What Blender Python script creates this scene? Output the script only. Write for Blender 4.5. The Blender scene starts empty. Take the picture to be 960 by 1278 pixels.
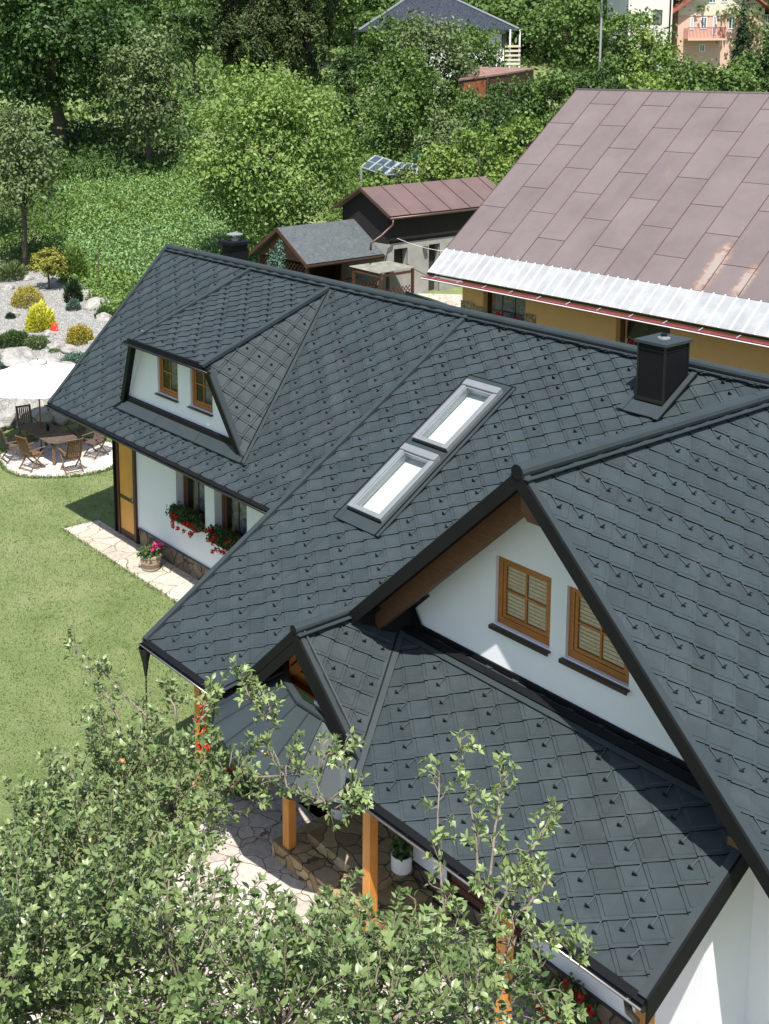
import bpy, math, random
import numpy as np
from mathutils import Vector, Matrix
rnd = random.Random(7); npr = np.random.default_rng(11)
scene = bpy.context.scene; COL = scene.collection
def vec(*a): return np.array(a, float)
def nrm(v): v = np.array(v, float); return v/np.linalg.norm(v)

# ------------------------------------------------------------------ camera
FPX, PPX, PPY, YAW, PIT, ROL = 1531.23, 354.52, 336.62, .646237, .172738, -.0081707
F0 = vec(-math.cos(YAW), math.sin(YAW), 0); R0 = vec(F0[1], -F0[0], 0); U0 = vec(0, 0, 1)
FW = F0*math.cos(PIT)-U0*math.sin(PIT); UP = U0*math.cos(PIT)+F0*math.sin(PIT)
RT = R0*math.cos(ROL)+UP*math.sin(ROL); UP = UP*math.cos(ROL)-R0*math.sin(ROL)
CAM = vec(0, 0, 12)
cd = bpy.data.cameras.new('camera'); cam = bpy.data.objects.new('camera', cd); COL.objects.link(cam)
cam.matrix_world = Matrix(((RT[0], UP[0], -FW[0], 0), (RT[1], UP[1], -FW[1], 0), (RT[2], UP[2], -FW[2], 12), (0, 0, 0, 1)))
cd.sensor_fit = 'HORIZONTAL'; cd.sensor_width = 36; cd.lens = FPX*36/960
cd.shift_x = (480-PPX)/960; cd.shift_y = -(639-PPY)/960; cd.clip_end = 2000; cd.clip_start = .1
scene.camera = cam
# survey helpers: where a sight line meets a plane of the place
def ray(u, v): return FW+RT*(u-PPX)/FPX-UP*(v-PPY)/FPX
def onz(u, v, z=0): d = ray(u, v); return CAM+d*(z-12)/d[2]
def ony(u, v, y): d = ray(u, v); return CAM+d*y/d[1]
def onx(u, v, x): d = ray(u, v); return CAM+d*x/d[0]

# ------------------------------------------------------------------ terrain
HS = [-400, 38.4, 40, 42.5, 47, 55, 63, 80, 100, 130, 160, 200, 250, 330, 420]
HZ = [0, 0, .4, .9, 1.5, 2.0, 2.8, 4.7, 6.9, 10.0, 13.3, 18.6, 27, 42, 50]
def hgt(x, y):
    s = F0[0]*x+F0[1]*y; t = R0[0]*x+R0[1]*y
    h = float(np.interp(s, HS, HZ))
    if s > 40: h += .10*math.sin(t*.31+s*.17)+.07*math.sin(t*.73-s*.41)
    if t > 12 and s < 60: h *= max(0, 1-(t-12)/8)
    return h
def hit(u, v):
    d = ray(u, v); k = 8.
    while k < 500:
        p = CAM+d*k
        if p[2] < hgt(p[0], p[1]): break
        k += .1
    return vec(p[0], p[1], hgt(p[0], p[1]))
def gs(u, s):                                     # ground point in the sight direction u at range s
    d = ray(u, 100); k = s/(d@F0); p = d*k
    return vec(p[0], p[1], hgt(p[0], p[1]))
def zs(u, v, s): d = ray(u, v); return 12+d[2]*s/(d@F0)

# ------------------------------------------------------------------ materials
class NB:
    def __init__(self, name):
        self.m = bpy.data.materials.new(name); self.m.use_nodes = True
        self.t = self.m.node_tree; self.t.nodes.clear()
        self.out = self.n('ShaderNodeOutputMaterial')
    def n(self, typ, **kw):
        o = self.t.nodes.new(typ)
        for k, v in kw.items():
            if k.startswith('i_'):
                o.inputs[k[2:].replace('_', ' ')].default_value = v
            else: setattr(o, k, v)
        return o
    def l(self, a, b): self.t.links.new(a, b)
    def coord(self, scale=(1, 1, 1), kind='Object', rot=(0, 0, 0)):
        tc = self.n('ShaderNodeTexCoord'); mp = self.n('ShaderNodeMapping')
        mp.inputs['Scale'].default_value = scale; mp.inputs['Rotation'].default_value = rot
        self.l(tc.outputs[kind], mp.inputs['Vector']); return mp.outputs['Vector']
    def noise(self, vecs, scale, detail=4, rough=.6, dist=0):
        o = self.n('ShaderNodeTexNoise'); o.inputs['Scale'].default_value = scale; o.inputs['Detail'].default_value = detail
        o.inputs['Roughness'].default_value = rough; o.inputs['Distortion'].default_value = dist
        self.l(vecs, o.inputs['Vector']); return o.outputs['Fac']
    def ramp(self, fac, stops):
        o = self.n('ShaderNodeValToRGB'); e = o.color_ramp.elements
        while len(e) < len(stops): e.new(.5)
        for k, (p, c) in enumerate(stops): e[k].position = p; e[k].color = (*c, 1)
        self.l(fac, o.inputs['Fac']); return o.outputs['Color']
    def mix(self, a, b, fac, blend='MIX'):
        o = self.n('ShaderNodeMixRGB', blend_type=blend)
        for s, v in (('Fac', fac), ('Color1', a), ('Color2', b)):
            if isinstance(v, (int, float)): o.inputs[s].default_value = v
            elif isinstance(v, tuple): o.inputs[s].default_value = (*v, 1)
            else: self.l(v, o.inputs[s])
        return o.outputs['Color']
    def bump(self, h, strength=.3, dist=.02, normal=None):
        o = self.n('ShaderNodeBump'); o.inputs['Strength'].default_value = strength; o.inputs['Distance'].default_value = dist
        self.l(h, o.inputs['Height'])
        if normal: self.l(normal, o.inputs['Normal'])
        return o.outputs['Normal']
    def bsdf(self, col, rough=.6, metal=0, normal=None, spec=.5):
        o = self.n('ShaderNodeBsdfPrincipled')
        if isinstance(col, tuple): o.inputs['Base Color'].default_value = (*col, 1)
        else: self.l(col, o.inputs['Base Color'])
        if isinstance(rough, (int, float)): o.inputs['Roughness'].default_value = rough
        else: self.l(rough, o.inputs['Roughness'])
        o.inputs['Metallic'].default_value = metal; o.inputs['Specular IOR Level'].default_value = spec
        if normal: self.l(normal, o.inputs['Normal'])
        return o.outputs['BSDF']
    def done(self, sh): self.l(sh, self.out.inputs['Surface']); return self.m

def simple(name, col, rough=.6, metal=0, var=.15, vs=6, bs=60, bump=.15, bd=.004, spec=.5, dark=None):
    b = NB(name); c = b.coord(); f = b.noise(c, vs, 5)
    lo = tuple(x*(1-var) for x in col) if dark is None else dark; hi = tuple(min(1, x*(1+var)) for x in col)
    col_ = b.ramp(f, [(.3, lo), (.7, hi)])
    g = b.noise(c, bs, 3)
    return b.done(b.bsdf(col_, rough, metal, b.bump(g, bump, bd), spec))

def m_plaster():
    b = NB('white_plaster'); c = b.coord(); f = b.noise(c, 1.1, 6, .7); g = b.noise(c, 170, 3); st = b.noise(b.coord((3.5, 3.5, .45)), 1.5, 5, .65)
    col = b.ramp(f, [(.3, (.765, .79, .825)), (.7, (.80, .825, .86))]); col = b.mix(col, (.66, .655, .63), b.ramp(st, [(.58, (0, 0, 0)), (.85, (.35, .35, .35))]))
    return b.done(b.bsdf(col, .92, 0, b.bump(g, .35, .004), .2))
def m_tile():
    b = NB('anthracite_tile'); c = b.coord()
    f = b.noise(c, 3, 4); g = b.noise(c, 260, 2)
    at = b.n('ShaderNodeAttribute', attribute_name='var')
    col = b.ramp(f, [(.3, (.0275, .0385, .0425)), (.7, (.0350, .0485, .0535))])
    col = b.mix(col, b.ramp(at.outputs['Fac'], [(0, (.86, .86, .86)), (1, (1.12, 1.12, 1.12))]), 1., 'MULTIPLY')
    dust = b.noise(b.coord((1, 1, .35)), 1.4, 6, .72); col = b.mix(col, (.075, .086, .088), b.ramp(dust, [(.52, (0, 0, 0)), (.80, (.42, .42, .42))]))
    sp = b.noise(c, 300, 2, .7)
    col = b.mix(col, (.15, .17, .18), b.ramp(sp, [(.60, (0, 0, 0)), (.70, (.5, .5, .5))]))
    return b.done(b.bsdf(col, .62, 0, b.bump(g, .35, .003), .30))
def m_wood(name, c1, c2, rough=.55, scale=(3, 3, 3), grain=(2, 30, 30)):
    b = NB(name); c = b.coord(grain)
    f = b.noise(c, 1.6, 5, .6, 1.5)
    at = b.noise(b.coord(), 1.3, 2)
    col = b.mix(b.ramp(f, [(.3, c1), (.7, c2)]), b.ramp(at, [(.3, (.85, .85, .85)), (.7, (1.1, 1.1, 1.1))]), 1., 'MULTIPLY')
    return b.done(b.bsdf(col, rough, 0, b.bump(f, .25, .004)))
def m_stone(name, cols, joint, scale, width=.03, dist=.15, rough=.75, bd=.012, kind='Object'):
    b = NB(name); c = b.coord(kind=kind)
    w = b.n('ShaderNodeTexNoise'); w.inputs['Scale'].default_value = 2.3; b.l(c, w.inputs['Vector'])
    add = b.n('ShaderNodeMixRGB', blend_type='LINEAR_LIGHT'); add.inputs['Fac'].default_value = dist
    b.l(c, add.inputs['Color1']); b.l(w.outputs['Color'], add.inputs['Color2'])
    v1 = b.n('ShaderNodeTexVoronoi', feature='F1'); v1.inputs['Scale'].default_value = scale; b.l(add.outputs['Color'], v1.inputs['Vector'])
    v2 = b.n('ShaderNodeTexVoronoi', feature='DISTANCE_TO_EDGE'); v2.inputs['Scale'].default_value = scale; b.l(add.outputs['Color'], v2.inputs['Vector'])
    sep = b.n('ShaderNodeSeparateColor'); b.l(v1.outputs['Color'], sep.inputs['Color'])
    base = b.ramp(sep.outputs[0], [(k/(len(cols)-1), cc) for k, cc in enumerate(cols)])
    n2 = b.noise(c, 9, 6); base = b.mix(base, b.ramp(n2, [(.3, (.72, .72, .70)), (.7, (1.1, 1.1, 1.1))]), 1., 'MULTIPLY')
    mask = b.ramp(v2.outputs['Distance'], [(width*.5, (0, 0, 0)), (width, (1, 1, 1))])
    col = b.mix(joint, base, mask)
    n3 = b.noise(c, 30, 5)
    nn = b.bump(mask, .9, bd, b.bump(n3, .4, .006))
    return b.done(b.bsdf(col, rough, 0, nn, .35))
def m_leaf(name, dark, light, trans=.3, rough=.5, spec=.28):
    trans *= .75
    b = NB(name)
    at = b.n('ShaderNodeAttribute', attribute_name='var')
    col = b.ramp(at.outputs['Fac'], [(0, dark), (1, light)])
    p = b.bsdf(col, rough, 0, None, spec)
    t = b.n('ShaderNodeBsdfTranslucent'); tc = b.mix(col, (1.0, 1.15, .35), 1., 'MULTIPLY'); b.l(tc, t.inputs['Color'])
    mx = b.n('ShaderNodeMixShader'); mx.inputs[0].default_value = trans
    b.l(p, mx.inputs[1]); b.l(t.outputs[0], mx.inputs[2])
    return b.done(mx.outputs[0])
def m_glass(name, tint=(.9, .95, .93), ior=1.5, boost=1.0):
    b = NB(name); fr = b.n('ShaderNodeFresnel'); fr.inputs['IOR'].default_value = ior
    mu = b.n('ShaderNodeMath', operation='MULTIPLY'); mu.inputs[1].default_value = boost; mu.use_clamp = True; b.l(fr.outputs[0], mu.inputs[0])
    tr = b.n('ShaderNodeBsdfTransparent'); tr.inputs[0].default_value = (*tint, 1)
    gl = b.n('ShaderNodeBsdfGlossy'); gl.inputs['Roughness'].default_value = .02
    mx = b.n('ShaderNodeMixShader'); b.l(mu.outputs[0], mx.inputs[0]); b.l(tr.outputs[0], mx.inputs[1]); b.l(gl.outputs[0], mx.inputs[2])
    return b.done(mx.outputs[0])
def m_lawn():
    b = NB('lawn_grass'); c = b.coord()
    big = b.noise(c, .55, 4, .6); mid = b.noise(c, 3.2, 5, .65); fine = b.noise(c, 26, 4, .75); bl = b.noise(c, 95, 3, .8)
    col = b.ramp(big, [(.30, (.140, .195, .072)), (.50, (.200, .248, .108)), (.72, (.265, .298, .158))])
    col = b.mix(col, (.30, .31, .17), b.ramp(mid, [(.56, (0, 0, 0)), (.76, (.65, .65, .65))]))
    col = b.mix(col, (.09, .15, .035), b.ramp(b.noise(c, 1.7, 5, .7), [(.56, (0, 0, 0)), (.74, (.55, .55, .55))]))
    col = b.mix(col, b.ramp(fine, [(.3, (.55, .58, .50)), (.7, (1.35, 1.33, 1.28))]), 1., 'MULTIPLY')
    col = b.mix(col, b.ramp(bl, [(.3, (.55, .58, .5)), (.7, (1.4, 1.38, 1.35))]), 1., 'MULTIPLY')
    return b.done(b.bsdf(col, .85, 0, b.bump(bl, .7, .03, b.bump(fine, .5, .05)), .2))
def m_plank(name, c1, c2, period, axis=2, rough=.8):
    b = NB(name); c = b.coord()
    w = b.n('ShaderNodeTexWave', wave_type='BANDS', bands_direction='XYZ'[axis] if axis < 3 else 'X', wave_profile='SAW')
    w.inputs['Scale'].default_value = 1/period*.31416*1.0; b.l(c, w.inputs['Vector'])
    f = b.noise(b.coord((8, 8, 1) if axis != 2 else (1, 1, 8)), 3, 4)
    e = b.ramp(w.outputs['Fac'], [(.0, (.25, .25, .25)), (.08, (1, 1, 1))])
    col = b.mix(b.ramp(f, [(.3, c1), (.7, c2)]), e, 1., 'MULTIPLY')
    return b.done(b.bsdf(col, rough, 0, b.bump(e, .6, .01)))
M = {}
M['tile'] = m_tile()
M['dark'] = simple('anthracite_sheet', (.033, .044, .048), .55, 0, .10, 2, 40, .08, spec=.32)
M['black'] = simple('black_sheet', (.0065, .0072, .0082), .6, 0, .15, 3, 50, .08, spec=.16)
M['gutter'] = simple('gutter_metal', (.012, .013, .015), .35, .2, .1, 3, 50, .05)
M['rim'] = simple('gutter_rim', (.34, .33, .33), .28, .7, .2, 8, 50, .05)
M['guard'] = simple('guard_metal', (.012, .014, .016), .6, 0, .1, spec=.2)
M['strap'] = simple('guard_strap', (.060, .074, .080), .5, .1, .1)
M['plaster'] = m_plaster()
M['orangewall'] = simple('orange_plaster', (.58, .34, .15), .9, 0, .06, 1.5, 120, .3, .004, .2)
M['frame'] = m_wood('golden_oak', (.27, .095, .020), (.44, .18, .045), .38)
M['beam'] = m_wood('brown_beam', (.075, .032, .014), (.15, .07, .032), .6)
M['post'] = m_wood('orange_post', (.50, .19, .035), (.66, .29, .065), .5, grain=(30, 30, 2))
M['doorpanel'] = m_wood('amber_panel', (.62, .27, .045), (.78, .40, .09), .45, grain=(60, 60, 1))
M['darkwood'] = m_wood('dark_wood', (.045, .02, .012), (.09, .042, .025), .5, grain=(30, 30, 2))
M['redwood'] = m_wood('mahogany_slat', (.055, .022, .015), (.10, .038, .026), .5, grain=(2, 30, 30))
M['teak'] = m_wood('weathered_teak', (.06, .042, .032), (.16, .115, .085), .75, grain=(12, 3, 12))
M['teak2'] = m_wood('warm_teak', (.11, .058, .028), (.23, .125, .062), .65, grain=(12, 12, 3))
M['sill'] = simple('dark_sill', (.022, .016, .020), .35, 0, .1)
M['glass'] = m_glass('window_glass', (.90, .92, .91), 1.5, 1.0)
M['skyglass'] = m_glass('roof_window_glass', (.93, .96, .95), 1.5, 2.2)
M['alu'] = simple('silver_frame', (.27, .29, .30), .35, .35, .05, 3, 40, .03)
M['lining'] = simple('white_lining', (.58, .61, .61), .7, 0, .03)
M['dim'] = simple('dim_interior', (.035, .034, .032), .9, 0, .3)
M['curtain'] = simple('reflection_curtain', (.30, .31, .30), .8, 0, .6, 9)  # mottling imitates light and dark tiles reflected in the dormer panes
M['flag'] = m_stone('cream_flagstone', [(.48, .42, .33), (.56, .49, .40), (.42, .37, .31), (.58, .53, .45)], (.22, .15, .10), 1.7, .018)
M['flag2'] = m_stone('pale_pink_flagstone', [(.46, .42, .36), (.54, .50, .44), (.42, .37, .32), (.56, .53, .49)], (.20, .12, .09), 3.0, .022)
M['patio'] = m_stone('patio_flagstone', [(.60, .56, .52), (.68, .64, .60), (.56, .52, .49), (.70, .67, .64)], (.34, .29, .26), 2.6, .03)
M['step'] = m_stone('ochre_step_stone', [(.34, .25, .13), (.46, .35, .19), (.26, .17, .09), (.42, .34, .22)], (.10, .07, .05), 3.0, .035)
M['plinth'] = m_stone('brown_plinth_stone', [(.12, .09, .06), (.22, .17, .12), (.08, .065, .05), (.17, .14, .11)], (.045, .035, .03), 3.4, .05)
M['quoin'] = m_stone('quoin_stone', [(.30, .22, .10), (.42, .35, .22), (.20, .15, .08)], (.10, .08, .05), 7, .08)
M['gravel'] = m_stone('white_gravel', [(.42, .42, .40), (.54, .54, .52), (.36, .36, .35), (.48, .47, .45)], (.20, .19, .17), 14, .12, .3, .9, .03)
M['lawn'] = m_lawn()
M['earth'] = simple('field_soil', (.05, .075, .018), .95, 0, .3, 1.5, 20, .6, .05)
def m_rock():
    b = NB('pale_boulder'); c = b.coord(); f = b.noise(c, 2.2, 8, .7, .6); g = b.noise(c, 12, 6, .7)
    col = b.ramp(f, [(.32, (.12, .11, .10)), (.48, (.34, .33, .30)), (.72, (.50, .49, .46))])
    col = b.mix(col, (.42, .33, .22), b.ramp(g, [(.58, (0, 0, 0)), (.75, (.4, .4, .4))]))
    return b.done(b.bsdf(col, .9, 0, b.bump(f, .9, .12, b.bump(g, .7, .03)), .2))
M['rock'] = m_rock()
def m_barnroof():
    b = NB('faded_brown_sheet'); c = b.coord(); f = b.noise(c, .7, 5, .65); g = b.noise(c, 5, 6, .7)
    col = b.ramp(f, [(.25, (.140, .114, .111)), (.5, (.168, .138, .133)), (.78, (.192, .160, .154))])
    at = b.n('ShaderNodeAttribute', attribute_name='var')
    col = b.mix(col, b.ramp(at.outputs['Fac'], [(0, (.95, .94, .94)), (1, (1.05, 1.05, 1.05))]), 1., 'MULTIPLY')
    f2 = b.noise(b.coord((1.2, 4, 4)), .55, 3); 
    rust = b.ramp(b.noise(c, 1.1, 6, .75, .8), [(.64, (0, 0, 0)), (.78, (.5, .5, .5))])
    col = b.mix(col, (.30, .17, .10), rust)
    bare = b.ramp(b.noise(c, 2.6, 7, .8, .5), [(.655, (0, 0, 0)), (.70, (.75, .75, .75))])
    col = b.mix(col, (.46, .40, .36), b.mix((0, 0, 0), bare, at.outputs['Fac']))
    pm = b.noise(c, 3.4, 8, .8, .4)
    for (cx_, cy_, cz_, sx, sy) in ((.9, -2.0, 6.2, .48, 1.9), (2.0, -2.3, 6.0, .4, 1.2), (4.3, -1.6, 6.5, .5, 1.3)):
        tc = b.n('ShaderNodeTexCoord'); mp = b.n('ShaderNodeMapping'); mp.vector_type = 'POINT'
        mp.inputs['Location'].default_value = (-cx_/sx, -cy_/sy, -cz_/sy); mp.inputs['Scale'].default_value = (1/sx, 1/sy, 1/sy)
        b.l(tc.outputs['Object'], mp.inputs['Vector']); gr = b.n('ShaderNodeTexGradient', gradient_type='SPHERICAL'); b.l(mp.outputs[0], gr.inputs[0])
        mu = b.n('ShaderNodeMath', operation='MULTIPLY_ADD'); b.l(gr.outputs['Fac'], mu.inputs[0]); mu.inputs[1].default_value = .55; b.l(pm, mu.inputs[2])
        col = b.mix(col, (.26, .155, .11), b.ramp(mu.outputs[0], [(.68, (0, 0, 0)), (.80, (.6, .6, .6))]))
        col = b.mix(col, (.34, .30, .275), b.ramp(mu.outputs[0], [(.80, (0, 0, 0)), (.92, (.7, .7, .7))]))
    return b.done(b.bsdf(col, .55, .0, b.bump(g, .25, .01, b.bump(f, .3, .05)), .4))
M['barnroof'] = m_barnroof()
M['shedroof'] = simple('brown_red_sheet', (.145, .098, .088), .5, 0, .14, .8, 12, .2, .01)
M['whitesheet'] = simple('white_sheet', (.34, .355, .36), .5, 0, .16, 2.2, 20, .2, .01)
M['redgutter'] = simple('wine_gutter', (.30, .07, .085), .4, .2, .2, 4)
M['greyshingle'] = m_stone('grey_shingle', [(.085, .10, .108), (.105, .122, .13), (.095, .11, .118)], (.06, .07, .075), 4.5, .03, .02, .8, .004)
M['blackboard'] = m_wood('black_board', (.006, .005, .0045), (.020, .016, .014), .85, grain=(12, 12, 1))
M['concrete'] = simple('grey_render', (.33, .325, .30), .95, 0, .16, 1.4, 30, .5, .01, .2)
M['oldsheet'] = simple('lichen_sheet', (.20, .205, .17), .9, 0, .3, 3, 30, .5, .01)
M['brownmetal'] = simple('brown_pipe', (.10, .058, .048), .4, .3, .15)
M['bark'] = simple('bark', (.095, .075, .055), .95, 0, .35, 8, 40, .9, .02)
M['bark2'] = simple('apple_bark', (.20, .17, .135), .95, 0, .35, 8, 50, .9, .01)
M['canvas'] = simple('white_canvas', (.82, .81, .80), .85, 0, .02, 1, 200, .1)
M['ceramic'] = simple('white_ceramic', (.72, .74, .74), .35, 0, .03)
M['soil'] = simple('potting_soil', (.02, .014, .01), .95, 0, .4, 30)
M['barrel'] = m_wood('barrel_wood', (.24, .15, .08), (.42, .30, .18), .7, grain=(25, 25, 2))
M['hoop'] = simple('steel_hoop', (.38, .39, .38), .35, .5, .1)
M['red'] = simple('red_plastic', (.75, .04, .02), .4)
M['redpetal'] = m_leaf('red_petal', (.45, .005, .01), (.80, .03, .03), .25)
M['pinkpetal'] = m_leaf('pink_petal', (.55, .02, .16), (.85, .09, .30), .25)
M['yellowpetal'] = m_leaf('yellow_petal', (.7, .4, .02), (.9, .62, .08), .25)
M['geranium'] = m_leaf('geranium_leaf', (.02, .05, .012), (.06, .12, .03), .2)
M['apple'] = m_leaf('apple_leaf', (.028, .066, .016), (.26, .34, .135), .25, .40, .5)
M['fruit'] = simple('apple_fruit', (.42, .40, .16), .4, 0, .4, 12, dark=(.45, .12, .07))
M['walnut'] = m_leaf('walnut_leaf', (.078, .145, .028), (.24, .345, .095), .34)
M['maple'] = m_leaf('maple_leaf', (.022, .055, .014), (.085, .16, .04), .25)
M['greytree'] = m_leaf('grey_green_leaf', (.055, .090, .032), (.18, .24, .10), .25)
M['green'] = m_leaf('green_leaf', (.045, .092, .020), (.15, .235, .062), .3)
M['deep'] = m_leaf('deep_green_leaf', (.024, .055, .014), (.085, .145, .04), .25)
M['lime'] = m_leaf('lime_leaf', (.10, .165, .032), (.24, .33, .085), .35)
M['conif'] = m_leaf('conifer_needle', (.030, .052, .016), (.095, .130, .042), .15, .6)
M['darkconif'] = m_leaf('dark_needle', (.012, .03, .012), (.035, .065, .026), .1, .6)
M['bluegreen'] = m_leaf('blue_needle', (.05, .10, .075), (.13, .21, .16), .1, .6)
M['gold'] = m_leaf('golden_needle', (.22, .19, .02), (.48, .40, .07), .2, .6)
M['bright'] = m_leaf('yellow_needle', (.42, .42, .02), (.80, .76, .14), .25, .6)
M['olive'] = m_leaf('olive_needle', (.12, .13, .02), (.30, .29, .06), .2, .6)
M['field'] = m_leaf('potato_leaf', (.105, .205, .062), (.25, .40, .155), .3)
M['grass'] = m_leaf('meadow_blade', (.10, .16, .02), (.24, .32, .07), .4, .6)
M['turf'] = m_leaf('turf_blade', (.150, .215, .080), (.27, .340, .165), .35, .6)
M['redtree'] = m_leaf('copper_leaf', (.05, .012, .01), (.12, .03, .022), .2)
M['pinkwall'] = simple('salmon_render', (.62, .42, .33), .9, 0, .03)
M['creamwall'] = simple('cream_render', (.68, .60, .47), .9, 0, .03)
M['offwhite'] = simple('offwhite_render', (.66, .64, .58), .9, 0, .03)
M['redroof'] = simple('red_tile', (.30, .10, .075), .8, 0, .15, 4, 18, .6, .03)
M['navyroof'] = m_stone('slate_blue_tile', [(.040, .048, .062), (.055, .064, .08)], (.02, .025, .035), 3.2, .08, .0, .4, .02)
M['wintrim'] = simple('white_trim', (.78, .80, .82), .4)
M['blindslat'] = simple('bamboo_blind', (.88, .71, .54), .8, 0, .12, 20)
M['paneblue'] = simple('reflecting_pane', (.10, .15, .17), .08, 0, .2, 2, spec=1.0)

# ------------------------------------------------------------------ mesh builder
class MB:
    def __init__(s): s.v = []; s.f = []; s.m = []; s.a = []; s.cur = 0; s.var = .5
    def add(s, vs, fs):
        o = len(s.v); s.v += [tuple(map(float, q)) for q in vs]; s.a += [s.var]*len(vs)
        for f in fs: s.f.append([o+k for k in f]); s.m.append(s.cur)
    def beam(s, p, a, b, c):                      # box from a corner and three edge vectors
        p, a, b, c = map(lambda q: np.array(q, float), (p, a, b, c))
        if np.dot(np.cross(a, b), c) < 0: a, b = b, a
        q = [p, p+a, p+a+b, p+b, p+c, p+a+c, p+a+b+c, p+b+c]
        s.add(q, [(3, 2, 1, 0), (4, 5, 6, 7), (0, 1, 5, 4), (1, 2, 6, 5), (2, 3, 7, 6), (3, 0, 4, 7)])
    def box(s, x0, x1, y0, y1, z0, z1): s.beam((x0, y0, z0), (x1-x0, 0, 0), (0, y1-y0, 0), (0, 0, z1-z0))
    def bar(s, p, q, w, h, up=(0, 0, 1)):         # centred bar from p to q
        p = np.array(p, float); q = np.array(q, float); d = nrm(q-p); side = np.cross(d, up)
        if np.linalg.norm(side) < 1e-4: side = np.cross(d, (1, 0, 0))
        side = nrm(side); u = nrm(np.cross(side, d))
        s.beam(p-side*w/2-u*h/2, q-p, side*w, u*h)
    def poly(s, pts, ext=None):                   # polygon, or prism when ext is given
        pts = [np.array(q, float) for q in pts]
        if ext is None: s.add(pts, [range(len(pts))]); return
        ext = np.array(ext, float); n = len(pts)
        nn = sum(np.cross(pts[k]-pts[0], pts[(k+1) % n]-pts[0]) for k in range(n))
        if nn@ext > 0: pts = pts[::-1]
        q = pts+[x+ext for x in pts]
        s.add(q, [list(range(n)), list(range(2*n-1, n-1, -1))]+[(k, k+n, (k+1) % n+n, (k+1) % n) for k in range(n)])
    def tube(s, pts, r, n=8, cap=True):
        pts = [np.array(q, float) for q in pts]; N = len(pts)
        rs = [r]*N if isinstance(r, (int, float)) else list(r)
        vs = []; ref = None
        for k in range(N):
            d = nrm(pts[min(k+1, N-1)]-pts[max(k-1, 0)])
            if ref is None: ref = np.cross(d, (0, 0, 1)) if abs(d[2]) < .95 else np.cross(d, (1, 0, 0))
            a = nrm(ref-d*(ref@d)); b = np.cross(d, a); ref = a
            for j in range(n):
                t = 2*math.pi*j/n; vs.append(pts[k]+(a*math.cos(t)+b*math.sin(t))*rs[k])
        fs = [(k*n+j, k*n+(j+1) % n, (k+1)*n+(j+1) % n, (k+1)*n+j) for k in range(N-1) for j in range(n)]
        if cap: fs += [list(range(n))[::-1], [(N-1)*n+j for j in range(n)]]
        s.add(vs, fs)
    def lathe(s, c, prof, n=24, axis=None):       # profile (r, z) about a vertical axis at c
        c = np.array(c, float); vs = []; P = len(prof)
        for r, z in prof:
            for j in range(n): t = 2*math.pi*j/n; vs.append(c+vec(r*math.cos(t), r*math.sin(t), z))
        fs = [(k*n+j, k*n+(j+1) % n, (k+1)*n+(j+1) % n, (k+1)*n+j) for k in range(P-1) for j in range(n)]
        s.add(vs, fs+[list(range(n))[::-1], [(P-1)*n+j for j in range(n)]])
    def build(s, name, mat, parent=None, origin=None, smooth=False, bevel=0, **props):
        if parent is not None:
            origin = np.array(worigin(parent)); loc = None
        me = bpy.data.meshes.new(name); o = np.array(origin if origin is not None else (0, 0, 0), float)
        me.from_pydata([tuple(np.array(q)-o) for q in s.v], [], [list(f) for f in s.f])
        for mm in (mat if isinstance(mat, (list, tuple)) else [mat]): me.materials.append(mm)
        if len(me.materials) > 1: me.polygons.foreach_set('material_index', s.m)
        at = me.attributes.new('var', 'FLOAT', 'POINT'); at.data.foreach_set('value', s.a)
        if smooth: me.polygons.foreach_set('use_smooth', [True]*len(me.polygons))
        ob = bpy.data.objects.new(name, me); COL.objects.link(ob)
        if parent is None: ob.location = tuple(o)
        else: ob.parent = parent
        if bevel:
            bm = ob.modifiers.new('bevel', 'BEVEL'); bm.width = bevel; bm.segments = 2; bm.limit_method = 'ANGLE'
        for k, v in props.items(): ob[k] = v
        return ob
WO = {}
def worigin(o):
    p = np.zeros(3)
    while o is not None: p = p+np.array(o.location); o = o.parent
    return p
def thing(name, label, cat, loc, group=None, rz=0):
    o = bpy.data.objects.new(name, None); COL.objects.link(o); o.location = tuple(map(float, loc)); o.rotation_euler = (0, 0, rz)
    o.empty_display_size = .3; o['label'] = label; o['category'] = cat
    if group: o['group'] = group
    return o
def tag(o, label, cat, group=None):
    o['label'] = label; o['category'] = cat
    if group: o['group'] = group
    return o
def copy_tree(o, parent=None):
    c = o.copy(); COL.objects.link(c); c.parent = parent
    for ch in list(o.children): copy_tree(ch, c)
    return c
def npmesh(name, V, F, mat, var=None, parent=None, origin=(0, 0, 0), **props):
    me = bpy.data.meshes.new(name); V = np.asarray(V, np.float32)-np.asarray(origin, np.float32); F = np.asarray(F, np.int32)
    me.vertices.add(len(V)); me.vertices.foreach_set('co', V.ravel())
    k = F.shape[1]; me.loops.add(F.size); me.loops.foreach_set('vertex_index', F.ravel())
    me.polygons.add(len(F)); me.polygons.foreach_set('loop_start', np.arange(0, F.size, k, dtype=np.int32))
    me.polygons.foreach_set('loop_total', np.full(len(F), k, np.int32))
    for mm in (mat if isinstance(mat, (list, tuple)) else [mat]): me.materials.append(mm)
    at = me.attributes.new('var', 'FLOAT', 'POINT')
    at.data.foreach_set('value', np.asarray(var if var is not None else np.full(len(V), .5), np.float32))
    me.update(); me.validate()
    ob = bpy.data.objects.new(name, me); COL.objects.link(ob)
    if parent is not None: ob.parent = parent
    else: ob.location = tuple(map(float, origin))
    for a, b in props.items(): ob[a] = b
    return ob
def unit(a): return a/np.maximum(np.linalg.norm(a, axis=1, keepdims=True), 1e-9)
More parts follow.
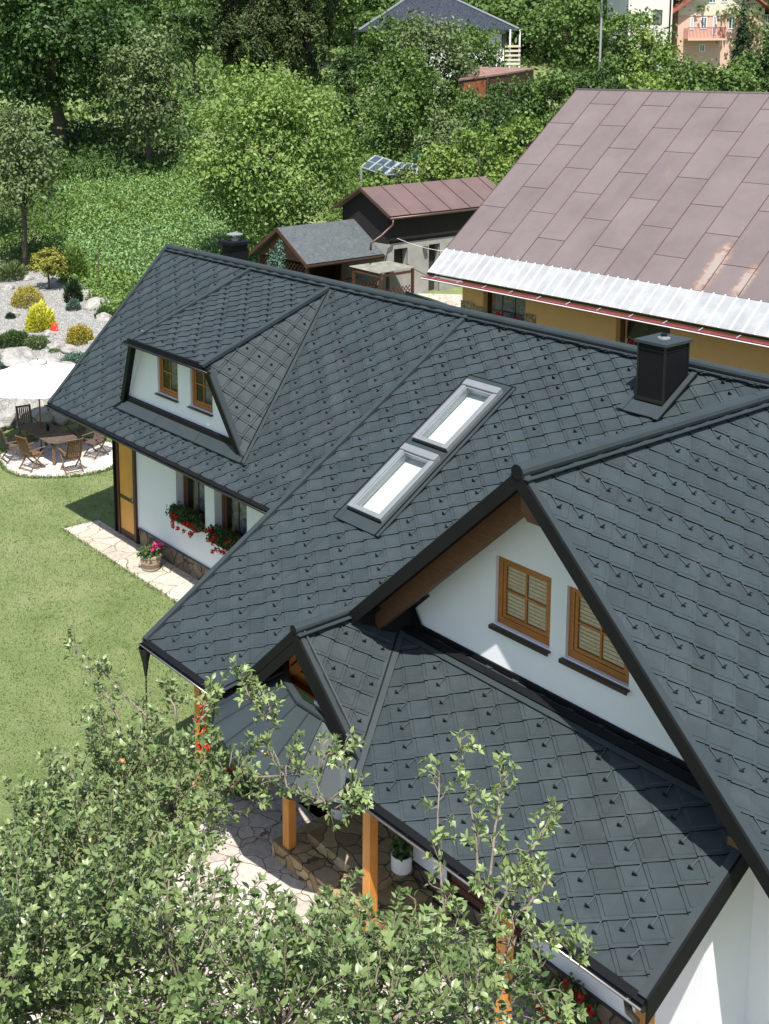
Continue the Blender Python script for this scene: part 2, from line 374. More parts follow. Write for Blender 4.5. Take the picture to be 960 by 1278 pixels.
def leafset(P, D, N, L, W, fine=False, droop=.15):
    """leaf blades at points P, along D, facing N, length L, width W -> verts, faces"""
    n = len(P); D = unit(D); S = unit(np.cross(D, N)); N = np.cross(S, D)
    L = np.broadcast_to(np.asarray(L, float).reshape(-1, 1), (n, 1)); W = np.broadcast_to(np.asarray(W, float).reshape(-1, 1), (n, 1))
    if not fine:
        V = np.stack([P, P+D*L*.45+S*W*.5+N*W*.12, P+D*L-N*L*droop, P+D*L*.45-S*W*.5+N*W*.12], 1).reshape(-1, 3)
        F = (np.arange(n)[:, None]*4+np.array([0, 1, 2, 3])).reshape(-1, 4)
        return V, F, 4
    mid = P+D*L*.5+N*L*.04
    V = np.stack([P, P+D*L*.26+S*W*.40+N*W*.24, P+D*L*.60+S*W*.45+N*W*.20-N*L*droop*.3, P+D*L-N*L*droop, P+D*L*.60-S*W*.45+N*W*.20-N*L*droop*.3, P+D*L*.26-S*W*.40+N*W*.24, mid], 1).reshape(-1, 3)
    b = np.arange(n)[:, None]*7
    F = np.concatenate([b+np.array([0, 1, 2, 6]), b+np.array([6, 2, 3, 4]), b+np.array([0, 6, 4, 5])], 0)
    return V, F, 7
def rdir(n, up=0.0):
    d = npr.normal(size=(n, 3)); d = unit(d); d[:, 2] += up; return unit(d)

# ------------------------------------------------------------------ convex clipping and tiled roofs
def clip(poly, cp):
    """clip polygon of (u,v,h) by convex CCW polygon cp of (u,v)"""
    out = [tuple(p) for p in poly]; n = len(cp)
    for k in range(n):
        ax, ay = cp[k][0], cp[k][1]; bx, by = cp[(k+1) % n][0], cp[(k+1) % n][1]
        ex, ey = bx-ax, by-ay; inp = out; out = []
        if not inp: return []
        for i in range(len(inp)):
            p = inp[i]; q = inp[(i+1) % len(inp)]
            dp = ex*(p[1]-ay)-ey*(p[0]-ax); dq = ex*(q[1]-ay)-ey*(q[0]-ax)
            if dp >= 0: out.append(p)
            if (dp > 0 and dq < 0) or (dp < 0 and dq > 0):
                t = dp/(dp-dq); out.append(tuple(p[j]+(q[j]-p[j])*t for j in range(len(p))))
    return out
def minus(poly, rects):
    """split convex polygon minus rects into convex cells"""
    if not rects: return [poly]
    us = sorted({r[0] for r in rects}|{r[1] for r in rects}|{min(p[0] for p in poly), max(p[0] for p in poly)})
    cells = []
    for a, b in zip(us, us[1:]):
        if b-a < 1e-6: continue
        rr = sorted([r for r in rects if r[0] <= a+1e-6 and r[1] >= b-1e-6], key=lambda r: r[2]); lo = min(p[1] for p in poly)-1
        for r in rr+[(0, 0, max(p[1] for p in poly)+1, 0)]:
            c = clip([(p[0], p[1], 0) for p in poly], [(a, lo), (b, lo), (b, r[2]), (a, r[2])])
            if len(c) > 2: cells.append([(p[0], p[1]) for p in c])
            lo = r[3]
    return cells
GUARDS = []
def tiles(name, O, U, V, polys, a, b, org, parent, rule=None, label=None, eps=1e-6, detail=True, thick=.05, gpoly=None):
    O, U, V = (np.array(q, float) for q in (O, U, V)); N = nrm(np.cross(U, V)); mb = MB(); O = O-N*.030
    P = lambda u, v, h: O+U*u+V*v+N*h
    h = .050; e = .004; grd = []
    for poly in polys:
        u0, u1 = min(p[0] for p in poly), max(p[0] for p in poly); v0, v1 = min(p[1] for p in poly), max(p[1] for p in poly)
        mb.cur = 1; mb.var = .5; mb.poly([P(p[0], p[1], 0) for p in poly], -N*thick); mb.cur = 0
        for j in range(int((v0-org[1])/b)-3, int((v1-org[1])/b)+2):
            for i in range(int((u0-org[0])/a)-2, int((u1-org[0])/a)+3):
                if (i+j) % 2: continue
                cu, cv = org[0]+i*a, org[1]+j*b
                tj = rnd.uniform(-.0022, .0022); tu = rnd.uniform(-.008, .008)
                H = lambda u, v: h*(1-(v-cv)/(2*b))+.002+tj+(u-cu)*tu
                mb.var = rnd.random()
                Bp, Rp, Tp, Lp = (cu, cv), (cu+a, cv+b), (cu, cv+2*b), (cu-a, cv+b)
                def face(pts):
                    c = clip(pts, poly)
                    if len(c) > 2: mb.add([P(*q) for q in c], [range(len(c))])
                if detail:
                    m = .17; Bi = (cu, cv+2*b*m); Li = (cu-a*(1-m)+a*.0, cv+b*(1+m)); Ri = (cu+a*(1-m), cv+b*(1+m)); Ti = Tp
                    hi = .011
                    face([(*Bi, H(*Bi)+hi), (*Ri, H(*Ri)+hi), (*Ti, H(*Ti)), (*Li, H(*Li)+hi)])
                    k = .035; Bo = (cu, cv+2*b*(m-k)); Lo = (cu-a*(1-m+k), cv+b*(1+m-k)); Ro = (cu+a*(1-m+k), cv+b*(1+m-k))
                    face([(*Bo, H(*Bo)), (*Ro, H(*Ro)), (*Ri, H(*Ri)+hi), (*Bi, H(*Bi)+hi)])
                    face([(*Lo, H(*Lo)), (*Bo, H(*Bo)), (*Bi, H(*Bi)+hi), (*Li, H(*Li)+hi)])
                    face([(*Bp, H(*Bp)), (*Rp, H(*Rp)), (*Ro, H(*Ro)), (*Bo, H(*Bo))])
                    face([(*Lp, H(*Lp)), (*Bp, H(*Bp)), (*Bo, H(*Bo)), (*Lo, H(*Lo))])
                    face([(*Rp, H(*Rp)), (*Tp, H(*Tp)), (*Ri, H(*Ri)+hi), (*Ro, H(*Ro))])
                    face([(*Tp, H(*Tp)), (*Lp, H(*Lp)), (*Lo, H(*Lo)), (*Li, H(*Li)+hi)])
                else: face([(*Bp, H(*Bp)), (*Rp, H(*Rp)), (*Tp, H(*Tp)), (*Lp, H(*Lp))])
                # edge of the sheet, folded down and a little inwards
                for (p, q) in ((Bp, Rp), (Lp, Bp)):
                    th = .004; ins = .016      # thin folded lip, then a recess painted black for the shade under the sheet
                    face([(p[0], p[1], H(*p)-th), (q[0], q[1], H(*q)-th), (q[0], q[1], H(*q)), (p[0], p[1], H(*p))])
                    mb.cur = 1; face([(p[0], p[1]+ins, -.001), (q[0], q[1]+ins, -.001), (q[0], q[1]+ins, H(*q)-th), (p[0], p[1]+ins, H(*p)-th)])
                    face([(p[0], p[1], H(*p)-th), (q[0], q[1], H(*q)-th), (q[0], q[1]+ins, H(*q)-th), (p[0], p[1]+ins, H(*p)-th)]); mb.cur = 0
                if rule and rule(i, j, cu, cv):
                    gu, gv = cu, cv+.24
                    def ins_(pp, mg): return all((pp[k][0]-pp[k-1][0])*(gv-pp[k-1][1])-(pp[k][1]-pp[k-1][1])*(gu-pp[k-1][0]) > mg*math.hypot(pp[k][0]-pp[k-1][0], pp[k][1]-pp[k-1][1]) for k in range(len(pp)))
                    if ins_(poly, 0) and ins_(gpoly or poly, .13):
                        grd.append((gu, gv))
    ob = mb.build(name, [M['tile'], M['black']], parent)
    if label: ob['label'] = label
    GUARDS.append((ob, O, U, V, N, grd)); return ob
def guard_mesh():
    mb = MB(); mb.cur = 0
    mb.beam((-.006, .0, .036), (.012, 0, 0), (0, .17, -.008), (0, 0, .003))
    mb.cur = 1
    mb.add([(-.036, -.004, .030), (.036, -.004, .030), (.010, -.014, .092), (-.010, -.014, .092), (-.032, .006, .030), (.032, .006, .030), (.008, .004, .092), (-.008, .004, .092)],
           [(0, 1, 2, 3), (7, 6, 5, 4), (0, 4, 5, 1), (1, 5, 6, 2), (2, 6, 7, 3), (3, 7, 4, 0)])
    return mb
def place_guards():
    allg = []
    for ob, O, U, V, N, g in GUARDS:
        for gu, gv in g:
            p = O+U*gu+V*gv; allg.append((np.linalg.norm(p-CAM), ob, p, U, V, N))
    allg.sort(key=lambda q: q[0])
    src = None; gm = guard_mesh(); per = {}
    for k, (d, ob, p, U, V, N) in enumerate(allg):
        cnt = per.setdefault(ob.name, [0, MB(), ob])
        aj = rnd.gauss(0, .07); Ua = U*math.cos(aj)+V*math.sin(aj); Va = V*math.cos(aj)-U*math.sin(aj)
        Mx = Matrix(((Ua[0], Va[0], N[0], p[0]), (Ua[1], Va[1], N[1], p[1]), (Ua[2], Va[2], N[2], p[2]), (0, 0, 0, 1)))
        if k < 100:
            if src is None:
                src = gm.build('snow_guard', [M['strap'], M['guard']]); o = src
            else: o = src.copy(); COL.objects.link(o)
            o.parent = ob; w = worigin(ob); Mx.translation = Vector(p-w); o.matrix_basis = Mx
        else:
            aj = rnd.gauss(0, .07); U_ = U*math.cos(aj)+V*math.sin(aj); V_ = V*math.cos(aj)-U*math.sin(aj); R = np.stack([U_, V_, N], 1); b = cnt[1]
            o0 = len(b.v); b.v += [tuple(R@np.array(q)+p) for q in gm.v]; b.a += [.5]*len(gm.v)
            for f, m in zip(gm.f, gm.m): b.f.append([o0+x for x in f]); b.m.append(m)
    for nm, (c, b, ob) in per.items():
        if b.v: b.build('snow_guard', [M['strap'], M['guard']], ob, kind='stuff')

def wallface(mb, O, U, V, poly, holes, depth, Nout):
    """wall sheet in plane O+U*u+V*v with rectangular openings whose reveals run inwards by depth"""
    O, U, V, Nout = (np.array(q, float) for q in (O, U, V, Nout)); P = lambda u, v, d=0: O+U*u+V*v-Nout*d
    for c in minus(poly, holes): mb.poly([P(*q) for q in c], -Nout*.0 if False else None)
    for a, b, c, d in holes:
        for p, q in (((a, c), (b, c)), ((b, c), (b, d)), ((b, d), (a, d)), ((a, d), (a, c))):
            mb.add([P(*p), P(*q), P(*q, depth), P(*p, depth)], [(0, 1, 2, 3)])
def window(parent, O, U, Nout, w, h, mull=1, trans=1, frame=.07, mat='frame', back='curtain', depth=.06, name='window', blind=None, sillw=0, label=None):
    """O lower left corner of the frame on its outer face; frame, pane, blind"""
    O, U, Nout = (np.array(q, float) for q in (O, U, Nout)); Z = vec(0, 0, 1)
    f = MB()
    def rec(a, b, c, d, z0=0, t=depth): f.beam(O+U*a+Z*c+Nout*z0, U*(b-a), Z*(d-c), -Nout*t)
    rec(0, frame, 0, h); rec(w-frame, w, 0, h); rec(frame, w-frame, 0, frame*1.25); rec(frame, w-frame, h-frame, h)
    g = frame*.62; a0, a1, c0, c1 = frame+.004, w-frame-.004, frame*1.25+.004, h-frame-.004
    rec(a0, a0+g, c0, c1, -.012); rec(a1-g, a1, c0, c1, -.012); rec(a0+g, a1-g, c0, c0+g, -.012); rec(a0+g, a1-g, c1-g, c1, -.012)
    for k in range(mull):
        x = a0+(a1-a0)*(k+1)/(mull+1); rec(x-.014, x+.014, c0+g, c1-g, -.016, .03)
    for k in range(trans):
        z = c0+(c1-c0)*(k+1)/(trans+1)
        xs = [a0+g]+[a0+(a1-a0)*(q+1)/(mull+1) for q in range(mull)]+[a1-g]
        for q in range(len(xs)-1): rec(xs[q]+(.0145 if q else 0), xs[q+1]-(.0145 if q < len(xs)-2 else 0), z-.014, z+.014, -.016, .03)
    root = f.build(name, M[mat], parent, label=label) if label else f.build(name, M[mat], parent)
    p = MB(); p.poly([O+U*a0+Z*c0-Nout*.035, O+U*a1+Z*c0-Nout*.035, O+U*a1+Z*c1-Nout*.035, O+U*a0+Z*c1-Nout*.035]); p.build('pane', M['glass'], root)
    bk = MB()
    if blind:
        n = 15
        for k in range(n):
            z = c0+(c1-c0)*k/n
            bk.beam(O+U*a0+Z*z-Nout*.046, U*(a1-a0), Z*((c1-c0)/n-.010), -Nout*.006+Z*.002)
        bk.beam(O+U*a0+Z*c0-Nout*.20, U*(a1-a0), Z*(c1-c0), -Nout*.01)
        bk.build('blind', M[blind], root)
    else:
        bk.beam(O+U*a0+Z*c0-Nout*.22, U*(a1-a0), Z*(c1-c0), -Nout*.02); bk.build('curtain', M[back], root)
    return root
# ================================================================== THE SLATE-GREY HOUSE
house = thing('house', 'white house with anthracite diamond tiled roof, gables and trapezoid dormer', 'house', (-16, 13, 0))
X, Y, Z = vec(1, 0, 0), vec(0, 1, 0), vec(0, 0, 1)
RY, RZ = 16.95, 6.98
tR = math.atan2(6.98-2.524, 16.95-9.589); EY, EZ = 9.56, 2.506
VR = vec(0, math.cos(tR), math.sin(tR)); OR = vec(0, EY, EZ); vmaxR = (RY-EY)/math.cos(tR)
XR0, XR1 = -16.53, -6.62
def vR(y): return (y-EY)/math.cos(tR)
def PR(u, v, h=0): N = nrm(np.cross(X, VR)); return OR+X*u+VR*v+N*h
NR = nrm(np.cross(X, VR))
PGX, PGZ, PGY = -12.8, 4.02, 9.80          # porch gable ridge
PGE = 12.06
sky_rects = [(-15.07, -14.29, vR(12.74), vR(14.05)), (-15.07, -14.29, vR(14.22), vR(15.54))]
polyA = [(XR0, 0), (-14.35, 0), (PGX, vR(PGE)), (PGX, vmaxR), (XR0, vmaxR)]
polyB = [(-11.27, 0), (XR1, 0), (XR1, vmaxR), (PGX, vmaxR), (PGX, vR(PGE))]
chim = (-11.86, -11.36, vR(16.08), vR(16.70))
cellsA = minus(polyA, sky_rects); cellsB = minus(polyB, [])
ruleR = lambda i, j, u, v: ((i+j) % 4 == 0 or v < .22)
def ok_guard(i, j, u, v):
    if not ruleR(i, j, u, v): return False
    for a, b, c, d in [(-15.35, -14.0, vR(12.3), vR(16.0)), (chim[0]-.35, chim[1]+.45, chim[2]-.75, chim[3]+.3)]:
        if a < u < b and c < v+.24 < d: return False
    if u > PGX and v+.24 > vR(11.35) and u > -12.9+(v+.24-vR(11.35))*.3:   # under the cross gable
        return (u < -9.6-abs(0)+0 and PR(u, v)[2] > 7.02-.9556*(-9.58-u)+.25)
    return True
main_roof = tiles('roof', OR, X, VR, cellsA, .2370, .195, (-7.695+.0, .189), house, ok_guard, 'main slope with two roof windows, tiled in dark diamonds', gpoly=polyA)
low_roof = tiles('roof', OR, X, VR, cellsB, .2370, .195, (-7.695, .189), house, ok_guard, gpoly=polyB)
# left part of the house, steeper
tL = math.radians(45.4); LY, LZ = 13.335, 3.384; VL = vec(0, math.cos(tL), math.sin(tL)); OL = vec(0, LY, LZ); vmaxL = (RY-LY)/math.cos(tL)
NLn = nrm(np.cross(X, VL)); XL0 = -27.6
def vL(y): return (y-LY)/math.cos(tL)
def PL(u, v, h=0): return OL+X*u+VL*v+NLn*h
def okL(i, j, u, v):
    if not ((i+j) % 4 == 2 or v < .26): return False
    y = LY+(v+.24)*math.cos(tL)
    if y > 13.72:
        k = (y-13.95)/3.0
        if -24.80+k*1.1 < u < -19.60-k*1.05: return False
    return True
left_roof = tiles('roof', OL, X, VL, [[(XL0, 0), (XR0-.02, 0), (XR0-.02, vmaxL), (XL0, vmaxL)]], .2285, .195, (-19.282, .045), house, okL, 'steep left slope around the dormer')
# back slopes
mb = MB()
for x0, x1, th in ((XL0, XR0-.02, tL), (XR0, -3.6, tR)):
    run = 3.6 if th == tL else 4.4
    a = vec(x0, RY, RZ+(.0 if th == tR else 0)); v = vec(0, math.cos(th), -math.sin(th))*(run/math.cos(th))
    mb.beam(a, X*(x1-x0), v, vec(0, 0, -.05))
mb.build('roof', M['dark'], house, label='plain back slope behind the ridge')
# cross gable
CX, CZ, CY = -9.585, 7.03, 10.75; tC = math.radians(43.7); cC, sC = math.cos(tC), math.sin(tC)
VC = vec(-cC, 0, sC); OC = vec(CX, 0, CZ); CR = 6.45
okC = lambda i, j, u, v: (i+j) % 4 == 0 and v < -.35
gab_r = tiles('roof', OC, Y, VC, [[(CY, -CR), (19.6, -CR), (19.6, -.02), (CY, -.02)]], .2300, .198, (11.018, -.786), house, okC, 'right slope of the big cross gable')
VCl = vec(cC, 0, sC); dl = (12.73-9.585)/cC
gab_l = tiles('roof', OC, -Y, VCl, [[(-CY, -dl), (-CY, 0), (-16.9, 0), (-12.05, -dl)][::-1] if False else [(-12.05, -dl), (-CY, -dl), (-CY, 0), (-16.9, 0)]], .23, .198, (-11, -.5), house, lambda i, j, u, v: (i+j) % 4 == 0 and v < -.35, 'left slope of the big cross gable', detail=False)
# porch gable
tP = math.radians(44.4); cP, sP = math.cos(tP), math.sin(tP); VP = vec(-cP, 0, sP); OP = vec(PGX, 0, PGZ)
def yval(x): return PGE+(abs(x-PGX))*(9.58-PGE)/1.53
def pv(x): return -abs(x-PGX)/cP
por_r = tiles('roof', OP, Y, VP, [[(PGY, pv(-11.42)), (yval(-11.42), pv(-11.42)), (PGE, 0), (PGY, 0)]], .2285, .195, (11.02-.457, -.50), house, lambda i, j, u, v: (i+j) % 4 == 0 and v < -.3, 'right slope of the small entrance gable')
VPl = vec(cP, 0, sP)
por_l = tiles('roof', OP, -Y, VPl, [[(-yval(-14.18), pv(-14.18)), (-PGY, pv(-14.18)), (-PGY, 0), (-PGE, 0)]], .2285, .195, (-11, -.5), house, None, 'left slope of the small entrance gable', detail=False)
# dormer on the left part
D1, D2 = vec(-23.77, 13.58, 5.655), vec(-20.80, 13.58, 5.665)     # eave ends
D3, D4 = vec(-20.66, 16.86, 6.93), vec(-23.66, 16.9, 6.96)
DU = nrm(D2-D1); nd = nrm(np.cross(D2-D1, D3-D1)); DV = nrm(np.cross(nd, DU))
def duv(p): q = p-D1; return (q@DU, q@DV)
pd = [duv(q) for q in (D1, D2, D3, D4)]
dor = tiles('dormer_roof', D1, DU, DV, [pd], .21, .178, (.1, .03), house, lambda i, j, u, v: (i+j) % 4 == 2 or v < .12, 'shallow dormer roof falling forward from the ridge')
D5 = vec(-19.72, 13.80, 3.90)
n2 = nrm(np.cross(D5-D2, D3-D2)); U2 = nrm(np.cross(Z, n2)); V2 = nrm(np.cross(n2, U2))
if V2[2] < 0: U2, V2 = -U2, -V2
if np.cross(U2, V2)@X < 0: U2 = -U2
CHKN = np.cross(U2, V2); print('cheek normal', CHKN)
def cuv(p): q = p-D5; return (q@U2, q@V2)
cp = [cuv(q) for q in (D5, D3, D2)]
ar = sum(cp[k][0]*cp[(k+1) % 3][1]-cp[(k+1) % 3][0]*cp[k][1] for k in range(3))
if ar < 0: cp = cp[::-1]
chk = tiles('dormer_roof', D5, U2, V2, [cp], .235, .205, (.05, .02), house, lambda i, j, u, v: (i+j) % 4 == 0, 'tiled right cheek of the dormer')
mb = MB()                                       # left cheek
D6 = vec(-24.78, 13.95, 3.98)
mb.poly([D1+vec(0, .02, 0), D6, D4-vec(0, 0, .02)], vec(-.05, 0, 0)); mb.build('dormer_roof', M['dark'], house, label='plain left cheek of the dormer')

# ridge caps, verges, valleys, fascias
def cap(pts, r=.085, n=12, parent=house, name='ridge_cap', screws=None):
    b = MB(); b.tube(pts, r, n); p, q = np.array(pts[0], float), np.array(pts[-1], float); d = q-p; L = np.linalg.norm(d); d /= L; s = nrm(np.cross(d, Z))
    k = 1.0
    while k < L:                                 # sleeves at the laps and their screws
        c = p+d*k; b.tube([c-d*.02, c+d*.02], r+.004, n); k += 2.0
    for sg in (-1, 1): b.beam(p+s*sg*(r+.01)-Z*(r*.75), d*L, s*sg*.07, Z*.012-s*sg*0)
    o = b.build(name, M['dark'], parent, smooth=False); b = MB(); b.tube([p-d*.012, p+d*.0], r*.93, n); b.build('ridge_end', M['black'], o); return o
cap([(XL0-.02, RY, RZ+.05), (-3.6, RY, RZ+.05)], .082)
cap([(CX, CY-.035, CZ+.02), (CX, 16.95, CZ+.02)], .095)
cap([(PGX, PGY-.03, PGZ+.035), (PGX, 12.0, PGZ+.035)], .07)
b = MB(); b.bar(D2+nd*.03-nrm(D3-D2)*.06, D3+nd*.03, .13, .07, nd); b.build('hip_cap', M['dark'], house)
def strip(name, p, q, side, w, h, mat='dark', parent=house, **k):
    b = MB(); p, q, side = (np.array(x, float) for x in (p, q, side)); n = nrm(np.cross(q-p, side)); n = n if n[2] > 0 else -n
    b.beam(p, q-p, nrm(side)*w, n*h); return b.build(name, M[mat], parent, **k)
strip('verge_flashing', PL(XL0, -.02), PL(XL0, vmaxL), X, .09, .055)
strip('verge_flashing', PR(XR0-.02, -.03), PR(XR0-.02, vmaxR-.05), X, .085, .065)
strip('verge_flashing', PR(XR1-.075, -.03), PR(XR1-.075, vR(11.6)), X, .095, .06)
strip('verge_flashing', OC+Y*CY+VC*-CR, OC+Y*CY+VC*-.05, Y, .10, .04)
strip('verge_flashing', OC+Y*CY+VCl*-dl, OC+Y*CY+VCl*-.05, Y, .10, .04)
strip('verge_flashing', OP+Y*(PGY)+VP*pv(-11.36), OP+Y*PGY+VP*-.05, Y, .07, .05)
strip('verge_flashing', OP+Y*(PGY+.10)+VP*pv(-11.40), OP+Y*(PGY+.10)+VP*-.05, Y, .022, .06, 'strap')
strip('verge_flashing', OP+Y*PGY+VPl*pv(-14.25), OP+Y*PGY+VPl*-.05, Y, .10, .05)
strip('verge_flashing', D1+nd*.0-DU*.05, D4-DU*.05, DU, .09, .05)
# valley trays
def valley(p, q, w, parent=house, lift=.03):
    p, q = np.array(p, float)+Z*lift, np.array(q, float)+Z*lift; s = nrm(np.cross(q-p, Z)); b = MB()
    b.poly([p-s*w, q-s*w, q, p], Z*.012); b.poly([p+Z*.0, q, q+s*w+Z*.0, p+s*w], Z*.010)
    o = b.build('valley_flashing', M['dark'], parent)
    b = MB(); b.bar(p+Z*.014, q+Z*.014, .022, .022); b.build('valley_flashing', M['black'], parent)
    return o
valley((-11.30, 9.58, 2.53), (PGX, PGE, PGZ), .10, lift=.055)
valley((-14.33, 9.60, 2.53), (PGX, PGE, PGZ), .09)
valley(PL(-19.70, vL(13.72), .0), D3+vec(.03, 0, 0), .085, lift=.05)
# closing boards
def fascia(p, q, hgt_, t, mat='black', name='fascia', drop=Z*-1, **k):
    b = MB(); p, q, t = (np.array(x, float) for x in (p, q, t)); b.beam(p, q-p, t, drop*hgt_); return b.build(name, M[mat], house, **k)
apexC = OC+Y*CY+Z*.035
fascia(apexC, OC+Y*CY+VC*-CR+Z*.035, .235, Y*-.03); fascia(apexC, OC+Y*CY+VCl*-dl+Z*.035, .235, Y*-.03)
apexP = OP+Y*PGY+Z*.04
fascia(apexP, OP+Y*PGY+VP*pv(-11.32)+Z*.04, .17, Y*-.03); fascia(apexP, OP+Y*PGY+VPl*pv(-14.45)+Z*.04, .17, Y*-.03)
fascia(apexP-Z*.172, OP+Y*PGY+VP*pv(-11.36)-Z*.132, .20, Y*-.022); fascia(apexP-Z*.172, OP+Y*PGY+VPl*pv(-14.42)-Z*.132, .20, Y*-.022)
fascia(PR(XR1+.021, -.03, .045), PR(XR1+.021, vR(11.62), .045), .29, X*.025)
fascia(PR(XR0-.022, -.03, .06), PR(XR0-.022, vmaxR-.03, .06), .24, X*-.02, 'dark')
b = MB(); b.poly([PR(XR0+.01, .1, -.06), PR(XR0+.01, vmaxR-.1, -.06), PL(XR0+.01, .1, -.06)], X*.02); b.build('fascia', M['dark'], house, label='upright cheek between the two roof pitches')
fascia(PL(XL0-.002, -.02, .05), PL(XL0-.002, vmaxL, .05), .24, X*-.02, 'black')
pe_ = OC+VC*-CR
m = MB(); m.beam(pe_+Y*CY-Z*.02, Y*(19.6-CY), X*.03, Z*-.16); m.tube([pe_+Y*CY+vec(.10, 0, -.10), pe_+Y*19.6+vec(.10, 0, -.10)], .06, 8); m.build('gutter', M['gutter'], house)
# eaves: black drip plate, box gutter with bright rim
def gutter(x0, x1, y, z, rim='gutter', parent=house, r=.062, lift=0):
    b = MB(); n = 10; L = x1-x0
    prof = [(math.cos(math.pi+math.pi*k/n)*r, math.sin(math.pi+math.pi*k/n)*r) for k in range(n+1)]
    vs = [(x, y+p, z+q) for x in (x0, x1) for p, q in prof]+[(x, y+p*.93, z+q*.93) for x in (x0, x1) for p, q in prof]; m = n+1
    fs = [(k, k+1, m+k+1, m+k) for k in range(n)]+[(2*m+k, 3*m+k, 3*m+k+1, 2*m+k+1) for k in range(n)]
    fs += [(k, 2*m+k, 2*m+k+1, k+1) for k in range(n)]+[(m+k, m+k+1, 3*m+k+1, 3*m+k) for k in range(n)]
    b.add(vs, fs); b.poly([(x0, y-r, z), *[(x0, y+p, z+q) for p, q in prof[1:-1]], (x0, y+r, z)], (.004, 0, 0)); b.poly([(x1-.004, y-r, z), *[(x1-.004, y+p, z+q) for p, q in prof[1:-1]], (x1-.004, y+r, z)], (.004, 0, 0))
    g = b.build('gutter', M['gutter'], parent, smooth=False)
    b = MB(); b.tube([(x0, y-r-.002, z+.004), (x1, y-r-.002, z+.004)], .011, 8); b.build('gutter_rim', M[rim], g, smooth=True)
    k = x0+.35
    while k < x1: b = MB(); b.beam((k, y-r, z+.004), (.02, 0, 0), (0, 2*r, .0), (0, 0, .004)); k += .9; b.build('gutter_bracket', M['gutter'], g)
    return g
def eave(x0, x1, P_, nh, rim='gutter'):
    a, c = P_(x0, 0, 0), P_(x1, 0, 0)
    b = MB(); b.beam(a+Z*.012, c-a, vec(0, -.075, -.055), vec(0, 0, -.006)); b.beam(a-Y*.0-Z*.03, c-a, Y*.02, Z*-.13)
    b.build('fascia', M['black'], house)
    return gutter(x0-.03, x1+.03, a[1]-.085, a[2]-.045, rim)
eave(XL0+.02, XR0-.05, PL, 0); eave(XR0, -14.40, PR, 0, 'rim'); eave(-11.34, XR1, PR, 0, 'rim')
# rain chain at the corner
ch = MB(); cx, cy = -16.42, EY-.10; ch.lathe((cx, cy, 1.93), [(.022, 0), (.055, .25), (.115, .50), (.10, .505), (.045, .25)], 14)
k = 1.93
links = MB()
while k > .35:
    links.tube([(cx, cy, k), (cx+.012, cy, k-.03), (cx, cy+.0, k-.06)], .009, 5); links.tube([(cx, cy, k-.02), (cx-.012, cy, k-.05), (cx, cy, k-.08)], .009, 5); k -= .06
rc = ch.build('rain_funnel', M['gutter'], house); links.build('rain_chain', M['gutter'], rc)
# down pipe at the near corner
b = MB(); b.tube([(-6.80, EY-.09, 2.44), (-6.80, EY-.05, 2.25), (-6.86, 9.72, 2.0), (-6.86, 9.72, .05)], .042, 10); b.build('downpipe', M['gutter'], house, smooth=True)

# walls ------------------------------------------------------------
WY = 14.52; LW = -26.32; FY = 11.10; GY = 11.63; EXW = -6.98
m = MB()
wl = [(-23.53, -22.31, 1.335, 2.55), (-21.92, -20.66, 1.30, 2.55)]
wallface(m, (0, WY, 0), X, Z, [(LW, .47), (-16.3, .47), (-16.3, 4.42), (LW, 4.42)], wl, .24, -Y)
m.build('wall', M['plaster'], house, label='long left wall with two deep window openings')
m = MB()
wg = [(-10.735, -9.775, 4.40, 5.375), (-9.515, -8.53, 4.40, 5.375)]
hx = 3.1; zt = CZ-.12
gp = [(-12.9, 3.4), (EXW, 3.4), (EXW, CZ-.9556*(EXW-CX)-.12), (CX, zt), (-12.75, CZ-.9556*(CX+12.75)-.12)]
wallface(m, (0, GY, 0), X, Z, gp, wg, .09, -Y)
wallface(m, (0, 12.05, 0), X, Z, [(EXW, 0), (-5.3, 0), (-5.3, CZ-.9556*(-5.3-CX)-.12), (EXW, CZ-.9556*(EXW-CX)-.12)], [], .09, -Y)
m.build('wall', M['plaster'], house, label='white gable wall with two wooden windows')
m = MB()
m.poly([(EXW, FY, 0), (EXW, 12.05, 0), (EXW, 12.05, 3.85), (EXW, FY, 3.30)]); m.poly([(EXW, FY, .50), (-10.92, FY, .50), (-10.92, FY, 3.3), (EXW, FY, 3.3)])
m.poly([(-10.92, FY, .50), (-11.72, FY, .50), (-11.72, FY, 3.3), (-10.92, FY, 3.3)]); m.poly([(-11.72, FY, 0), (-11.72, 12.9, 0), (-11.72, 12.9, 3.3), (-11.72, FY, 3.3)])
m.poly([(-11.72, 12.9, .3), (-16.3, 12.9, .3), (-16.3, 12.9, 3.6), (-11.72, 12.9, 3.6)]); m.poly([(-16.3, 12.9, 0), (-16.3, WY, 0), (-16.3, WY, 4.4), (-16.3, 12.9, 4.2)])
m.build('wall', M['plaster'], house, label='white walls under the lower roof and around the porch')
m = MB()
m.poly([(LW, WY, 0), (LW, 19.4, 0), (LW, 19.4, 4.55), (LW, RY, 6.9), (LW, WY, 4.5)], X*.2); m.box(LW, -5.3, 19.2, 19.4, 0, 4.4)
m.poly([(-5.3, 12.05, 0), (-5.3, 19.4, 0), (-5.3, 19.4, 2.8), (-5.3, 12.05, 2.8)]); m.build('wall', M['plaster'], house, label='end and back walls')
m = MB(); m.box(-25.25, -16.3, WY-.035, WY+.02, 0, .455); m.box(-25.25, -16.3, WY-.03, WY+.02, .455, .468)
m.build('plinth', M['plinth'], house)
m = MB(); m.box(-11.72, EXW+.03, FY-.035, FY+.1, 0, .488); m.box(EXW-.0, EXW+.032, FY+.1, GY, 0, .488); m.build('plinth', M['plinth'], house)
